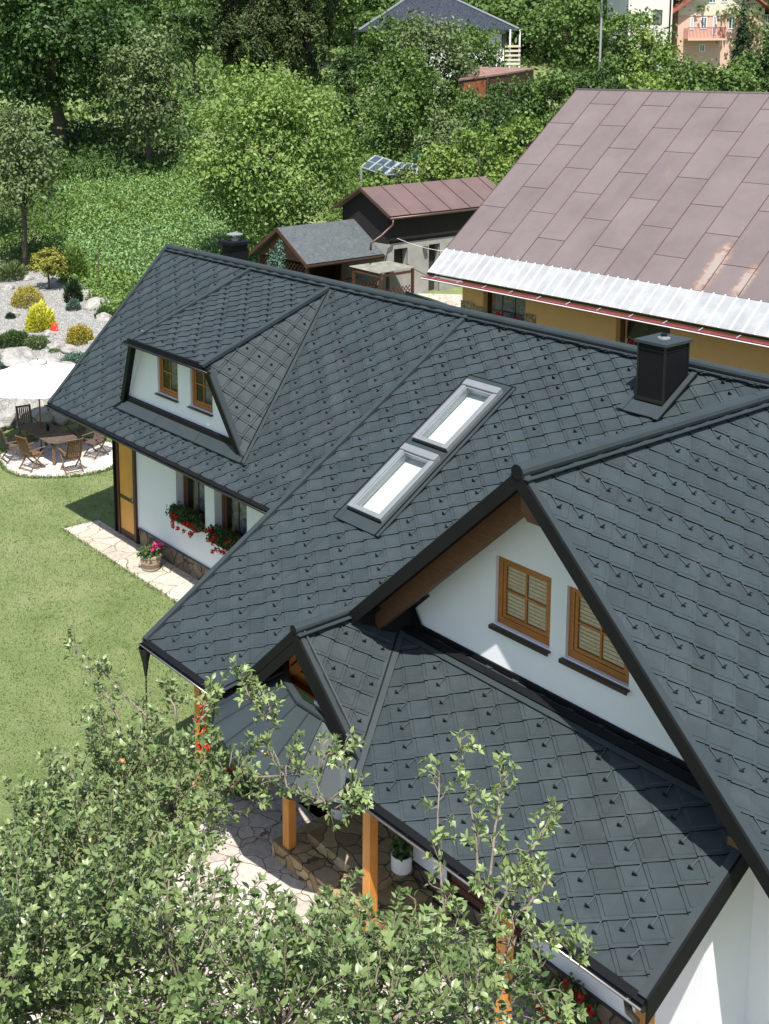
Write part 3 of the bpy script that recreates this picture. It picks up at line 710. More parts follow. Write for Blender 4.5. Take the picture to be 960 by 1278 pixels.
m = MB(); m.box(-25.3, -16.3, WY-.05, WY+.02, .468, .484); m.build('plinth_drip', M['sill'], house); m = MB(); m.box(-11.72, EXW+.04, FY-.045, FY+.0, .488, .502); m.build('plinth_drip', M['sill'], house)
# gable flashing where the wall meets the lower roof
m = MB(); m.beam(PR(-12.62, vR(11.47), .048), X*5.3, Y*.0+Z*.0+VR*.10, NR*.02); m.beam((-12.62, GY-.035, 3.70), X*5.62, Y*.03, Z*.125)
m.build('wall_flashing', M['black'], house)
strip('wall_flashing', PR(-12.30, vR(11.40), .028), PR(XR1-.2, vR(11.40), .028), VR, .075, .012, 'dark')
# black boxing under the foot of the left gable slope
m = MB(); m.poly([(-12.72, CY+.01, 3.98), (-12.30, GY, 4.02), (-12.30, GY, 3.74), (-12.72, CY+.02, 3.22)], X*-.06); m.poly([(-12.74, CY, 4.0), (-12.0+.02, GY-.02, 4.35), (-12.62, GY-.02, 3.72)], Z*-.02)
m.poly([(-12.95, GY-.045, 3.6), (-12.02, GY-.045, 3.72), (-12.42, GY-.045, 4.3), (-12.95, GY-.045, 4.05)], Y*-.01); m.build('wall_flashing', M['black'], house, label='black boxing at the foot of the gable slope')
# soffits, rafters and purlin heads of the cross gable
nl = vec(-sC, 0, cC); nr = vec(sC, 0, cC)
m = MB()
for k in range(7):
    y0 = CY+.005+k*.125
    m.beam(OC+Y*y0-nl*.055, VCl*-dl, Y*.118, nl*-.018); m.beam(OC+Y*y0-nr*.055, VC*-CR, Y*.118, nr*-.018)
m.build('soffit', M['frame'], house)
m = MB(); m.beam(OC+Y*(CY+.34)-nl*.075+VCl*-.12, VCl*-(dl-.12), Y*.16, nl*-.26); m.beam(OC+Y*(CY+.34)-nr*.075+VC*-.12, VC*-(CR-.1), Y*.16, nr*-.26); m.build('rafter', M['beam'], house, bevel=.008)
def purlin(x, z, y0, y1, w=.17, h=.24):
    b = MB(); b.poly([(x-w/2, y0, z), (x-w/2, y0, z-h*.55), (x-w/2, y0+.12, z-h), (x-w/2, y1, z-h), (x-w/2, y1, z)], X*w); b.build('purlin', M['beam'], house, bevel=.008)
purlin(CX+.05, CZ-.30, CY+.12, GY+.05, .24, .40); purlin(-6.60, 3.74, CY+.16, GY+.4, .13, .18)
# windows of the gable
for a, b_, c, d in wg:
    w = window(house, vec(a, GY+.055, c), X, -Y, b_-a, d-c, 1, 1, .078, 'frame', blind='blindslat' if 'blindslat' in M else 'lining')
    s = MB(); s.beam((a-.045, GY-.075, c-.045), X*(b_-a+.07), Y*.13, Z*.022); s.beam((a-.045, GY-.075, c-.075), X*(b_-a+.07), Y*.02, Z*.035); s.build('sill', M['sill'], w)
# windows of the long left wall
for a, b_, c, d in wl:
    w = window(house, vec(a, WY+.20, c+.01), X, -Y, b_-a, d-c, 1, 0, .10, 'beam')
    s = MB(); s.box(a+.0, b_-.0, WY-.05, WY+.14, c-.03, c-.005); s.build('sill', M['redwood'], w)
# garden door at the left end
m = MB(); DX0, DX1 = -26.30, -25.36; ZT = 2.75
m.box(DX0, DX0+.13, WY-.07, WY+.03, .06, ZT); m.box(DX1-.10, DX1, WY-.07, WY+.03, .06, ZT); m.box(DX0+.13, DX1-.10, WY-.05, WY+.01, .06, .22)
m.box(DX0+.13, DX1-.10, WY-.05, WY+.01, 1.04, 1.13); m.box(LW-.01, DX0, WY-.03, WY+.02, 0, ZT)
door = m.build('door', M['darkwood'], house, bevel=.006)
m = MB()
for z0, z1 in ((.22, 1.04), (1.13, ZT)):
    x = DX0+.135
    while x < DX1-.11: m.box(x, min(x+.070, DX1-.104), WY-.034, WY-.01, z0, z1); x += .074
m.build('door_panel', M['doorpanel'], door)
m = MB(); m.tube([(DX1-.155, WY-.05, 1.19), (DX1-.155, WY-.10, 1.19), (DX1-.23, WY-.10, 1.19)], .011, 8); m.box(DX1-.175, DX1-.135, WY-.056, WY-.05, 1.10, 1.26); m.build('handle', M['hoop'], door)
b = MB(); b.tube([(LW+.0, WY-.09, 3.2), (LW, WY-.09, .1)], .04, 10); b.build('downpipe', M['black'], house, smooth=True)
# dormer front
m = MB(); fy = 13.985
dw = [(-23.58+.05, -22.74, 4.40, 5.30), (-22.03-.15, -21.33-.03, 4.40, 5.30)]
# openings measured on the front plane
w1a, w1b = ony(197.0, 480, fy), ony(222.6, 500, fy); w2a, w2b = ony(238.0, 500, fy), ony(265.6, 517, fy)
zb = (w1b[2]+w2b[2])/2; dw = [(w1a[0], w1b[0], zb, 5.50), (w2a[0], w2b[0], zb, 5.50)]
wallface(m, (0, fy, 0), X, Z, [(-24.72, 3.9), (-19.98, 3.9), (-20.85, 5.80), (-24.0, 5.80)], dw, .09, -Y)
m.poly([D1+vec(.03, .04, -.05), (-24.74, 13.90, 3.95), (-24.70, fy, 3.95), (-23.73, fy, 5.76)]); m.build('dormer_front', M['plaster'], house)
for a, b_, c, d in dw:
    w = window(house, vec(a, fy+.055, c), X, -Y, b_-a, d-c, 1, 1, .075, 'frame')
    s = MB(); s.beam((a-.04, fy-.07, c-.04), X*(b_-a+.06), Y*.12, Z*.03); s.build('sill', M['sill'], w)
m = MB()
m.bar(D1+vec(.0, .03, -.04), (-24.80, 13.90, 3.90), .14, .13, Y)
m.beam((-24.84, fy-.10, 3.93), X*4.98, Y*.08, Z*.185)
m.bar(D2+vec(.06, .03, -.06), (-19.90, 13.86, 3.90), .15, .12, Y)
m.build('dormer_trim', M['black'], house)
m = MB(); m.bar(D2+vec(.17, .05, -.06), (-19.77, 13.84, 3.92), .05, .13, Y); m.build('dormer_trim', M['dark'], house)
m = MB(); m.beam(D1+vec(.02, .02, -.10), D2-D1, Y*.42, Z*-.012); m.build('soffit', M['black'], house, label='dark soffit under the dormer eave')
m = MB()                                             # smooth apron below the dormer
xs = [-24.75, -23.15, -21.45, -19.72]
for p, q in zip(xs, xs[1:]): m.beam(PL(p+.006, vL(13.74), .034), X*(q-p-.012), VL*.30, NLn*.008)
m.beam(PL(-24.95, vL(13.74), .03), VL*.36+X*.25, X*.05, NLn*.05)
m.build('apron_flashing', M['dark'], house)
strip('apron_flashing', PL(-25.0, vL(13.725), .03), PL(-19.5, vL(13.725), .03), VL, .02, .012, 'black')
m = MB(); m.beam(D1+vec(-.28, -.06, -.035), (D2-D1)+vec(.30, 0, 0), Y*.07, Z*-.09); m.beam(D1+vec(-.16, -.03, .03), (D2-D1)+vec(.16, 0, 0), Y*.06, Z*-.06)
m.build('fascia', M['black'], house)
g = gutter(D1[0]-.22, D2[0]+.36, D1[1]-.11, D1[2]-.05, r=.045)

# roof windows -----------------------------------------------------
for k, (a, b_, c, d) in enumerate(sky_rects):
    w = MB(); N = NR; P = lambda u, v, h: PR(u, v, h)
    fw = .062
    def rr(u0, u1, v0, v1, h0, h1, mbb): mbb.beam(P(u0, v0, h0), X*(u1-u0), VR*(v1-v0), N*(h1-h0))
    rr(a-.03, a+fw, c, d-.12, .0, .125, w); rr(b_-fw, b_+.03, c, d-.12, .0, .125, w); rr(a+fw, b_-fw, c, c+fw, .0, .125, w)
    rr(a-.03, b_+.03, d-.12, d+.02, .0, .15, w)
    rt = w.build('roof_window', M['alu'], main_roof, bevel=.006, label='lower roof window' if k == 0 else 'upper roof window')
    w = MB(); rr(a+fw+.004, a+fw+.03, c+fw+.004, d-.124, .02, .105, w); rr(b_-fw-.03, b_-fw-.004, c+fw+.004, d-.124, .02, .105, w); rr(a+fw+.03, b_-fw-.03, c+fw+.004, c+fw+.03, .02, .105, w); rr(a+fw+.03, b_-fw-.03, d-.15, d-.124, .02, .105, w)
    w.build('sash', M['alu'], rt)
    w = MB(); w.poly([P(a+fw+.03, c+fw+.03, .09), P(b_-fw-.03, c+fw+.03, .09), P(b_-fw-.03, d-.15, .09), P(a+fw+.03, d-.15, .09)]); w.build('pane', M['skyglass'], rt)
    w = MB(); DP = .10
    q = [(a+.03, c+.03), (b_-.03, c+.03), (b_-.03, d-.08), (a+.03, d-.08)]
    for i in range(4):
        p0, p1 = q[i], q[(i+1) % 4]; w.poly([P(*p0, .03), P(*p1, .03), P(*p1, -DP), P(*p0, -DP)])
    w.poly([P(*p, -DP) for p in q]); w.build('lining', M['lining'], rt)
    w = MB(); rr(a-.03, b_+.03, c-.03, c-.004, .03, .085, w); w.build('lower_trim', M['black'], rt)
a, b_ = sky_rects[0][0], sky_rects[0][1]; c, d = sky_rects[0][2], sky_rects[1][3]
w = MB(); w.beam(PR(a-.16, c-.26, .030), X*.125, VR*(d-c+.45), NR*.02); w.beam(PR(b_+.035, c-.26, .030), X*.155, VR*(d-c+.45), NR*.02)
w.beam(PR(a-.03, c-.26, .031), X*(b_-a+.06), VR*.225, NR*.015); w.beam(PR(a-.033, d+.024, .031), X*(b_-a+.066), VR*.165, NR*.02); w.beam(PR(a-.03, sky_rects[0][3]+.024, .031), X*(b_-a+.06), VR*(sky_rects[1][2]-sky_rects[0][3]-.055), NR*.02)
w.build('roof_window_flashing', M['dark'], main_roof)
w = MB(); w.beam(PR(b_+.12, c-.26, .05), X*.014, VR*(d-c+.45), NR*.02); w.beam(PR(a-.16, c-.27, .05), X*.012, VR*(d-c+.46), NR*.012); w.beam(PR(a-.16, d+.185, .032), X*(b_-a+.35), VR*.012, NR*.03); w.build('roof_window_flashing', M['black'], main_roof)

# chimneys ---------------------------------------------------------
cx0, cx1, cy0, cy1 = -11.88, -11.37, 16.07, 16.68
ztop = onx(838.1, 431.5, cx1)[2]
m = MB(); m.box(cx0, cx1, cy0, cy1, 6.1, ztop); chm = m.build('chimney', M['black'], main_roof if False else low_roof, bevel=.006)
m = MB(); m.poly([(cx0-.05, cy0-.05, ztop), (cx1+.05, cy0-.05, ztop), (cx1+.05, cy1+.05, ztop), (cx0-.05, cy1+.05, ztop)], Z*.045); m.build('chimney_cap', M['dark'], chm)
m = MB()
for x in (cx0-.012, cx1-.02):
    for y in (cy0-.012, cy1-.02): m.box(x, x+.032, y, y+.032, 6.15, ztop-.005)
m.box(cx0-.01, cx1+.01, cy0-.01, cy1+.01, ztop-.1, ztop-.088); m.box(cx0-.008, cx1+.008, cy0-.008, cy1+.008, 6.5, 6.56); m.build('corner_trim', M['gutter'], chm)
m = MB(); c0 = ((cx0+cx1)/2, (cy0+cy1)/2, ztop+.046); m.lathe(c0, [(.10, 0), (.10, .02), (.05, .022), (.05, .05), (.055, .05)], 18); m.build('flue', M['hoop'], chm)
m = MB(); m.lathe((c0[0], c0[1], ztop+.096), [(.052, 0), (.052, .03), (.02, .045)], 16); m.build('flue_cap', M['black'], chm)
m = MB(); m.beam(PR(cx0-.10, vR(cy0)-.27, .032), X*.72, VR*.26, NR*.014); m.beam(PR(cx1+.02, vR(cy0)-.30, .034), X*.10, VR*1.15, NR*.03); m.beam(PR(cx0-.16, vR(cy0)-.27, .034), X*.10, VR*1.1, NR*.03)
m.build('chimney_flashing', M['dark'], chm)
m = MB(); m.beam(PR(cx1+.12, vR(cy0)-.30, .036), X*.014, VR*1.15, NR*.034); m.beam(PR(cx0-.2, vR(cy0)-.285, .03), X*.9, VR*.014, NR*.02); m.build('chimney_flashing', M['black'], chm)
by = 18.1; q = ony(290.2, 303, by); bx1 = q[0]; bz = q[2]; m = MB(); m.box(bx1-.50, bx1-.02, by+.02, by+.50, 4.8, bz-.07)
ch2 = m.build('chimney', M['black'], house, bevel=.005, label='chimney behind the ridge with a steel cowl')
m = MB(); m.box(bx1-.58, bx1+.06, by-.06, by+.58, bz-.07, bz); m.build('chimney_cap', M['black'], ch2)
m = MB(); cc = (bx1-.26, by+.26, bz); m.lathe(cc, [(.09, 0), (.09, .06), (.03, .07), (.03, .16), (.22, .17), (.22, .19), (.02, .23)], 20); m.build('cowl', M['hoop'], ch2)

# porch: posts, curved canopy, closing beams ------------------------
posts = [(-15.30, 9.80, 0), (-13.30, 10.05, .3), (-11.32, 9.92, .1), (-8.9, 9.95, 0), (-6.86, 9.88, 0)]
for x, y, z in posts:
    m = MB(); m.box(x-.075, x+.075, y-.075, y+.075, z, 2.52 if y < 9.9 else 2.66); m.build('porch_post', M['post'], house, bevel=.008)
m = MB(); m.box(-16.3, -14.0, 9.74, 9.88, 2.33, 2.47); m.box(-11.4, -6.8, 9.85, 9.99, 2.38, 2.54); m.build('beam', M['beam'], house, bevel=.006)
m = MB()
for sg, V_, e in ((1, VP, -11.5), (-1, VPl, -14.1)):
    m.beam(OP+Y*(PGY+.02)-Z*.09, V_*pv(e), Y*1.9, Z*-.03)
m.build('soffit', M['frame'], house, label='boarded underside of the entrance gable')
m = MB(); m.poly([(-14.2, 11.5, 2.45), (-11.4, 11.5, 2.45), (-11.4, 11.5, 2.60), (PGX, 11.5, PGZ-.12), (-14.2, 11.5, 2.60)], Y*.03); m.build('boarding', M['beam'], house)
m = MB(); m.beam(OP+Y*(PGY+.75)-Z*.16+VPl*-.1, VPl*(pv(-14.1)+.1), Y*.12, Z*-.20); m.beam(OP+Y*(PGY+.75)-Z*.16+VP*-.1, VP*(pv(-11.5)+.1), Y*.12, Z*-.20)
m.box(PGX-.07, PGX+.07, PGY+.7, 12.4, 3.5, 3.72); m.box(PGX-.08, PGX+.08, PGY+.76, PGY+.9, 2.6, 3.6); m.box(-14.2, -11.5, PGY+.76, PGY+.9, 2.62, 2.80); m.build('rafter', M['frame'], house, bevel=.006)
m = MB()
top = [(-13.75, 10.35, 3.02), (-13.25, 9.97, 3.0), (-12.72, 9.80, 2.97), (-12.22, 9.83, 2.95), (-11.80, 10.0, 2.80)]
bot = [(-14.75, 9.75, 2.28), (-13.95, 9.14, 2.28), (-12.95, 8.88, 2.28), (-11.95, 9.02, 2.28), (-11.32, 9.42, 2.28)]
def lerp(a, b, t): return np.array(a, float)*(1-t)+np.array(b, float)*t
seams = MB()
for k in range(4):
    nseg = 2
    for j in range(nseg):
        t0, t1 = j/nseg, (j+1)/nseg; A, B_ = lerp(top[k], top[k+1], t0), lerp(top[k], top[k+1], t1); C_, D_ = lerp(bot[k], bot[k+1], t1), lerp(bot[k], bot[k+1], t0)
        m.poly([A, D_, C_, B_], Z*-.03); seams.bar(A+Z*.014, D_+Z*.014, .014, .03)
canopy = m.build('canopy', M['dark'], house, label='curved standing seam metal canopy under the entrance gable'); seams.build('seam', M['dark'], canopy)
m = MB()
for k in range(4): m.bar(lerp(top[k], top[k+1], -.02)+Z*.03, lerp(top[k], top[k+1], 1.02)+Z*.03, .10, .04)
m.build('canopy_flashing', M['dark'], canopy)
m = MB()
for k in range(4): m.bar(lerp(bot[k], bot[k+1], 0)-Z*.04, lerp(bot[k], bot[k+1], 1)-Z*.04, .05, .09)
m.build('canopy_edge', M['gutter'], canopy)
m = MB(); m.box(-14.6, -13.75, 12.82, 12.9, .48, 2.55); dr = m.build('door', M['beam'], house, label='entrance door in the porch recess'); 
m = MB(); m.tube([(-13.86, 12.80, 1.45), (-13.86, 12.76, 1.45), (-13.86, 12.76, 1.65), (-13.86, 12.80, 1.65)], .012, 8); m.build('handle', M['hoop'], dr)
m = MB(); m.box(-16.2, -11.75, 10.45, 12.88, 2.58, 2.62); m.build('porch_ceiling', M['beam'], house)
# slatted shutter screen on the lower wall
m = MB(); z = .56
while z < 2.5: m.beam((-10.90, FY-.05, z), X*1.34, Y*.025, Z*.105); z += .122
sc = m.build('slat_screen', M['redwood'], house, bevel=.004); m = MB(); m.box(-10.98, -10.90, FY-.055, FY-.002, .52, 2.6); m.box(-9.56, -9.50, FY-.055, FY-.002, .52, 2.6); m.box(-10.90, -9.56, FY-.02, FY-.006, .52, 2.6); m.build('slat_frame', M['black'], sc)
# wall lamp beside the porch post
m = MB(); lp = onz(437, 992, 2.15); m.tube([(-11.75, 11.0, 2.2), (-11.75, 10.85, 2.25)], .02, 8); m.lathe((-11.75, 10.85, 2.02), [(.03, .22), (.10, .18), (.11, .05), (.05, 0)], 14); m.build('wall_lamp', M['hoop'], house)
place_guards()
# ================================================================== GROUND
def terrain():
    ss = list(np.concatenate([np.arange(-20, 36, 4), np.arange(36, 70, 1.2), np.arange(70, 130, 3), np.arange(130, 420, 12)]))
    ts = list(np.concatenate([np.arange(-260, -40, 20), np.arange(-40, 40, 1.6), np.arange(40, 261, 20)]))
    V = []; 
    for s in ss:
        for t in ts:
            p = F0*s+R0*t; V.append((p[0], p[1], hgt(p[0], p[1])))
    n = len(ts); F = [(a*n+b, a*n+b+1, (a+1)*n+b+1, (a+1)*n+b) for a in range(len(ss)-1) for b in range(n-1)]
    return V, [f[::-1] for f in F]
V, F = terrain(); g = npmesh('ground', V, F, M['lawn'], kind='structure'); g.data.polygons.foreach_set('use_smooth', [True]*len(F))
def patch(name, outline, mat, lift, step=.8, kind='structure', th=None):
    """sheet draped on the terrain inside a convex-ish outline of ground points"""
    O2 = [(p[0], p[1]) for p in outline]; ar = sum(O2[k][0]*O2[(k+1) % len(O2)][1]-O2[(k+1) % len(O2)][0]*O2[k][1] for k in range(len(O2)))
    if ar < 0: O2 = O2[::-1]
    x0, x1 = min(p[0] for p in O2), max(p[0] for p in O2); y0, y1 = min(p[1] for p in O2), max(p[1] for p in O2); mb = MB()
    nx = int((x1-x0)/step)+1; ny = int((y1-y0)/step)+1
    idx = {}
    for a in range(nx):
        for b in range(ny):
            c = clip([(x0+a*step, y0+b*step, 0), (x0+(a+1)*step, y0+b*step, 0), (x0+(a+1)*step, y0+(b+1)*step, 0), (x0+a*step, y0+(b+1)*step, 0)], O2)
            if len(c) > 2: mb.add([(p[0], p[1], hgt(p[0], p[1])+lift) for p in c], [range(len(c))])
    o = mb.build(name, mat, None, kind=kind) if kind else mb.build(name, mat)
    o.data.polygons.foreach_set('use_smooth', [True]*len(o.data.polygons)); return o
def inside(p, O2):
    r = False; n = len(O2)
    for k in range(n):
        a, b = O2[k], O2[k-1]
        if (a[1] > p[1]) != (b[1] > p[1]) and p[0] < (b[0]-a[0])*(p[1]-a[1])/(b[1]-a[1])+a[0]: r = not r
    return r
# flagstone path, terrace, round patio (slabs a few centimetres proud of the lawn)
m = MB(); m.box(-27.40, -16.2, 13.50, WY-.036, -.05, .045); m.build('path', M['flag'], None, kind='structure')
m = MB()
tp = [tuple(onz(*q)[:2]) for q in ((335, 955), (262, 1000), (232, 1085), (150, 1128), (-60, 1150), (-60, 1330))]+[(-4.0, 3.2), (-4.0, 11.06), (-16.2, 11.06)]
m.poly([(x, y, -.05) for x, y in tp], Z*.088); m.build('terrace', M['flag2'], None, kind='structure')
m = MB(); m.poly([(-32.75+1.95*math.cos(t)*(1+.03*math.sin(3*t)), 16.15+1.85*math.sin(t)*(1+.04*math.sin(5*t+1)), -.05) for t in np.linspace(0, 2*math.pi, 48, endpoint=False)], Z*.088); m.build('patio', M['patio'], None, kind='structure')
# steps
st = thing('porch_steps', 'ochre flagstone steps wrapping around the entrance landing', 'steps', (-13, 10.6, 0))
m = MB(); m.box(-13.22, -11.72, 10.32, 12.9, 0, .45); m.build('landing', M['step'], st, bevel=.012)
m = MB(); m.box(-13.58, -11.24, 9.92, 10.318, 0, .30); m.box(-13.58, -13.222, 10.318, 12.9, 0, .30); m.box(-11.718, -11.24, 10.318, 11.04, 0, .30); m.build('tread', M['step'], st, bevel=.012)
m = MB(); m.box(-11.238, -10.85, 9.75, 11.04, 0, .16); m.build('tread', M['step'], st, bevel=.012)

# ================================================================== LIGHT
SUN = nrm(vec(.36, -.295, .885))
ld = bpy.data.lights.new('sun', 'SUN'); ld.energy = 5.0; ld.angle = math.radians(.5); ld.color = (1, .955, .89)
lo = bpy.data.objects.new('sun', ld); COL.objects.link(lo); lo.rotation_euler = Vector(SUN).to_track_quat('Z', 'Y').to_euler()
w = bpy.data.worlds.new('World'); scene.world = w; w.use_nodes = True; nt = w.node_tree
bg = nt.nodes['Background']; sk = nt.nodes.new('ShaderNodeTexSky'); sk.sky_type = 'NISHITA'; sk.sun_disc = False
sk.sun_elevation = math.asin(SUN[2]); sk.sun_rotation = math.atan2(SUN[0], SUN[1]); sk.dust_density = 1.5; sk.air_density = 1.0
nt.links.new(sk.outputs[0], bg.inputs[0]); bg.inputs[1].default_value = .115
scene.view_settings.view_transform = 'Standard'; scene.view_settings.look = 'None'; scene.view_settings.exposure = .56; scene.view_settings.gamma = 1
scene.cycles.use_denoising = True; scene.cycles.max_bounces = 6; scene.cycles.transparent_max_bounces = 12

# ================================================================== PLANTS
def crown(n, H, RX, base, leafL, seed, kind='round', dens=1., RY_=None):
    """leaf blades spread through lobes of a crown: returns verts, faces, var; origin at the foot of the tree"""
    rg = np.random.default_rng(seed); RYY = RY_ or RX
    cz = base+(H-base)*.5; hz = (H-base)*.5
    nc = max(12, int(46*dens)); C = []
    while len(C) < nc:
        p = rg.uniform(-1, 1, 3); r = np.linalg.norm(p)
        if r > 1 or r < .25 or (r < .6 and rg.random() < .6): continue
        if kind == 'cone': 
            k = (1-p[2])/2; p[:2] *= max(.06, k)
        if kind == 'vase': p[:2] *= .55+.45*(p[2]+1)/2*1.0
        C.append(p)
    C = np.array(C); cr = rg.uniform(.15, .34, nc)*(.82 if nc > 100 else 1)*(1 if kind != 'cone' else .6)
    if kind == 'cone': cr = cr*(.35+.65*(1-C[:, 2])/2)
    sz = rg.choice(nc, n, p=cr**2/np.sum(cr**2)); d = rg.normal(size=(n, 3)); d = unit(d); d[:, 2] = np.where(d[:, 2] < -.25, -d[:, 2], d[:, 2])
    rad = cr[sz]*(.55+.5*rg.random(n)**.5)*(1+.35*np.sin(d[:, 0]*5+sz)*np.sin(d[:, 1]*4+sz*2))
    p = (C[sz]*.82+d*rad[:, None]*[1, 1, .8])*[RX, RYY, hz]+[0, 0, cz]
    # stray sprays
    ns = n//9; q = rg.integers(0, nc, ns); dd = unit(C[q]+rg.normal(size=(ns, 3))*.35); p[:ns] = (C[q]*.82+dd*cr[q][:, None]*(1.0+rg.random((ns, 1))*.55))*[RX, RYY, hz]+[0, 0, cz]
    out = unit(unit(p-[0, 0, cz*.9])*.5+d*.8+[0, 0, .65])
    N = unit(out+rg.normal(size=(n, 3))*.55); D = unit(np.cross(N, rg.normal(size=(n, 3)))+[0, 0, -.25])
    L = leafL*(.65+.7*rg.random(n)); V, F, k = leafset(p, D, N, L, L*(.60 if kind != 'cone' else .34))
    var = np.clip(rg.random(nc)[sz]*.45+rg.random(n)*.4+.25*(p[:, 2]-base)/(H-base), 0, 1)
    return V, F, np.repeat(var, k), C*[RX*.8, RYY*.8, hz*.8]+[0, 0, cz]
def trunk(mb, H, r, C, n=7, base=0, lean=(0, 0)):
    rg = np.random.default_rng(int(H*1000) % 99991); top = vec(lean[0], lean[1], H*.8); pts = [vec(0, 0, base-.3)]
    for k in range(1, 6): pts.append(top*k/5+vec(*rg.normal(size=2)*r*.5, base*(1-k/5)))
    mb.tube(pts, [r*(1-.15*k)**1.3+.012 for k in range(6)], 8)
    for k in rg.choice(len(C), min(n, len(C)), replace=False):
        f = rg.uniform(.25, .65); a = pts[1]*(1-f)+top*f; e = C[k]; mid = (a+e)/2+vec(0, 0, .12*np.linalg.norm(e-a)*rg.uniform(-.6, 1)); mb.tube([a, mid, e], [r*.42, r*.28, r*.07+.006], 6)
TN = [0]
def tree(name, label, u, s, vtop, wpx, mat, kind='round', base=.22, px=4.2, dens=1., cat='tree', tr=.12, group=None, nmul=1., bark='bark', hmin=0, cname='crown', limbs=7, baselift=0):
    TN[0] += 1; g = gs(u, s); g[2] += baselift; H = max(hmin, zs(u, vtop, s)-g[2]); R_ = wpx*s/1531/2
    L = px*s/1531*1.55; hp = H*(1-base)*1531/s
    n = int(min(34000, max(700, 7.0*wpx*hp/(px*px*1.6)))*nmul)
    V, F, var, C = crown(n, H, R_, H*base, L, 100+TN[0], kind, dens)
    t = thing(name, label, cat, g, group)
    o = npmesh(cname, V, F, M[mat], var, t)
    mb = MB(); trunk(mb, H, tr*H/7+.03, C, limbs); v = [np.array(q)+g for q in mb.v]; mb.v = [tuple(q) for q in v]
    mb.build('trunk' if cat == 'tree' else 'stem', M[bark], t, smooth=True)
    return t
T = tree
T('maple_tree', 'large dark green broadleaf tree filling the top left corner', 70, 86, -90, 262, 'maple', base=.13, px=4.0, tr=.24, dens=2.8, nmul=1.3)
T('apple_tree', 'grey green open tree at the left edge beside the potato patch', 22, 57, 118, 120, 'greytree', base=.22, dens=1.2, px=3.4, tr=.10, nmul=.8)
T('apple_tree', 'grey green tree standing between the dark maple and the walnut', 184, 80, 26, 112, 'greytree', base=.16, dens=1.4, px=3.2)
T('walnut_tree', 'big bright green walnut tree above the dormer roof', 333, 57, 74, 236, 'walnut', base=.0, px=3.3, dens=3.0, tr=.16, nmul=1.15)
T('fruit_tree', 'small dark crowned fruit tree with a bare black trunk on the far meadow', 243, 112, 4, 76, 'deep', base=.42, px=3.0)
T('larch_tree', 'dark feathery conifer behind the walnut tree, left of the pair', 312, 100, -260, 150, 'conif', kind='cone', base=.02, px=3.2, dens=3.4, tr=.12, nmul=1.6)
T('larch_tree', 'dark feathery conifer behind the walnut tree, right of the pair', 382, 103, -260, 160, 'conif', kind='cone', base=.02, px=3.2, dens=3.4, tr=.12, nmul=1.6)
T('fruit_tree', 'little fruit tree with a thin dark trunk on the sunny meadow', 437, 88, 52, 52, 'deep', base=.38, px=2.8)
T('shrub', 'dark low shrub beside the little fruit tree', 430, 82, 120, 46, 'deep', base=.02, px=2.8, cat='shrub', limbs=3)
T('poplar_tree', 'mid green tree at the top behind the far meadow', 240, 150, -30, 100, 'green', base=.15, px=3)
T('poplar_tree', 'mid green tree at the top beside the dark conifers', 440, 135, -50, 100, 'green', base=.12, px=3)
T('willow_tree', 'silvery green willow in front of the slate roofed bungalow', 535, 93, 14, 128, 'greytree', base=.05, px=3, dens=2)
T('birch_tree', 'fresh green tree right of the walnut beside the silvery willow', 500, 84, 54, 104, 'green', base=.05, px=3, dens=1.8)
T('cherry_tree', 'green tree in front of the bungalow between roof and terrace', 590, 106, 26, 84, 'green', base=.05, px=3, dens=1.6)
T('plum_tree', 'shaded green tree above the glass cold frame', 490, 74, 100, 66, 'green', base=.15, px=3)
T('hazel_bush', 'dark hazel bush in front of the rusty shed roof', 606, 72, 106, 90, 'deep', base=.0, px=3, cat='bush', limbs=4, dens=1.6)
T('hazel_bush', 'dark round bush right of the rusty shed roof', 656, 76, 99, 70, 'deep', base=.0, px=3, cat='bush', limbs=4, dens=1.6)
T('elder_bush', 'dense green bush covering the left wall of the rusty shed', 585, 86, 103, 60, 'green', base=.0, px=2.8, cat='bush', limbs=4, dens=1.4)
T('elder_bush', 'dense dark bush covering the middle wall of the rusty shed', 625, 86, 99, 66, 'deep', base=.0, px=2.8, cat='bush', limbs=4, dens=1.4)
T('elder_bush', 'dense green bush at the right end of the rusty shed', 664, 88, 95, 50, 'green', base=.0, px=2.8, cat='bush', limbs=4, dens=1.4)
T('elder_bush', 'grey green bush left of the big brown barn roof', 560, 66, 130, 84, 'greytree', base=.03, px=3.2, cat='bush', limbs=4)
T('willow_bush', 'sunny yellow green bush against the left edge of the barn roof', 600, 60, 150, 96, 'lime', base=.03, px=3.4, cat='bush', limbs=4)
T('willow_bush', 'sunny yellow green bush behind the brown shed ridge', 548, 60, 178, 92, 'lime', base=.03, px=3.4, cat='bush', limbs=4)
T('willow_bush', 'upper yellow green bush beside the barn roof edge', 655, 68, 138, 80, 'lime', base=.03, px=3.4, cat='bush', limbs=4)
T('ash_tree', 'tall green tree behind the street lamp', 705, 112, -20, 104, 'green', base=.1, px=3.2, dens=1.5)
T('ash_tree', 'broad green tree left of the cream house', 785, 108, 10, 110, 'green', base=.1, px=3.2, dens=1.6)
T('ash_tree', 'dark green tree behind the bungalow roof', 640, 150, -60, 90, 'deep', base=.1, px=3)
T('pale_tree', 'pale green tree before the white walled house', 812, 96, 30, 62, 'lime', base=.1, px=3)
T('spruce_tree', 'dark slender spruce in front of the pink and cream house', 924, 92, -12, 54, 'darkconif', kind='cone', base=.04, px=3, dens=2.2)
T('hedge_tree', 'mid green bushy tree at the foot of the cream house, on the left', 850, 82, 66, 100, 'green', base=.03, px=3.2)
T('hedge_tree', 'mid green bushy tree below the balcony of the cream house', 905, 80, 62, 96, 'green', base=.03, px=3.2)
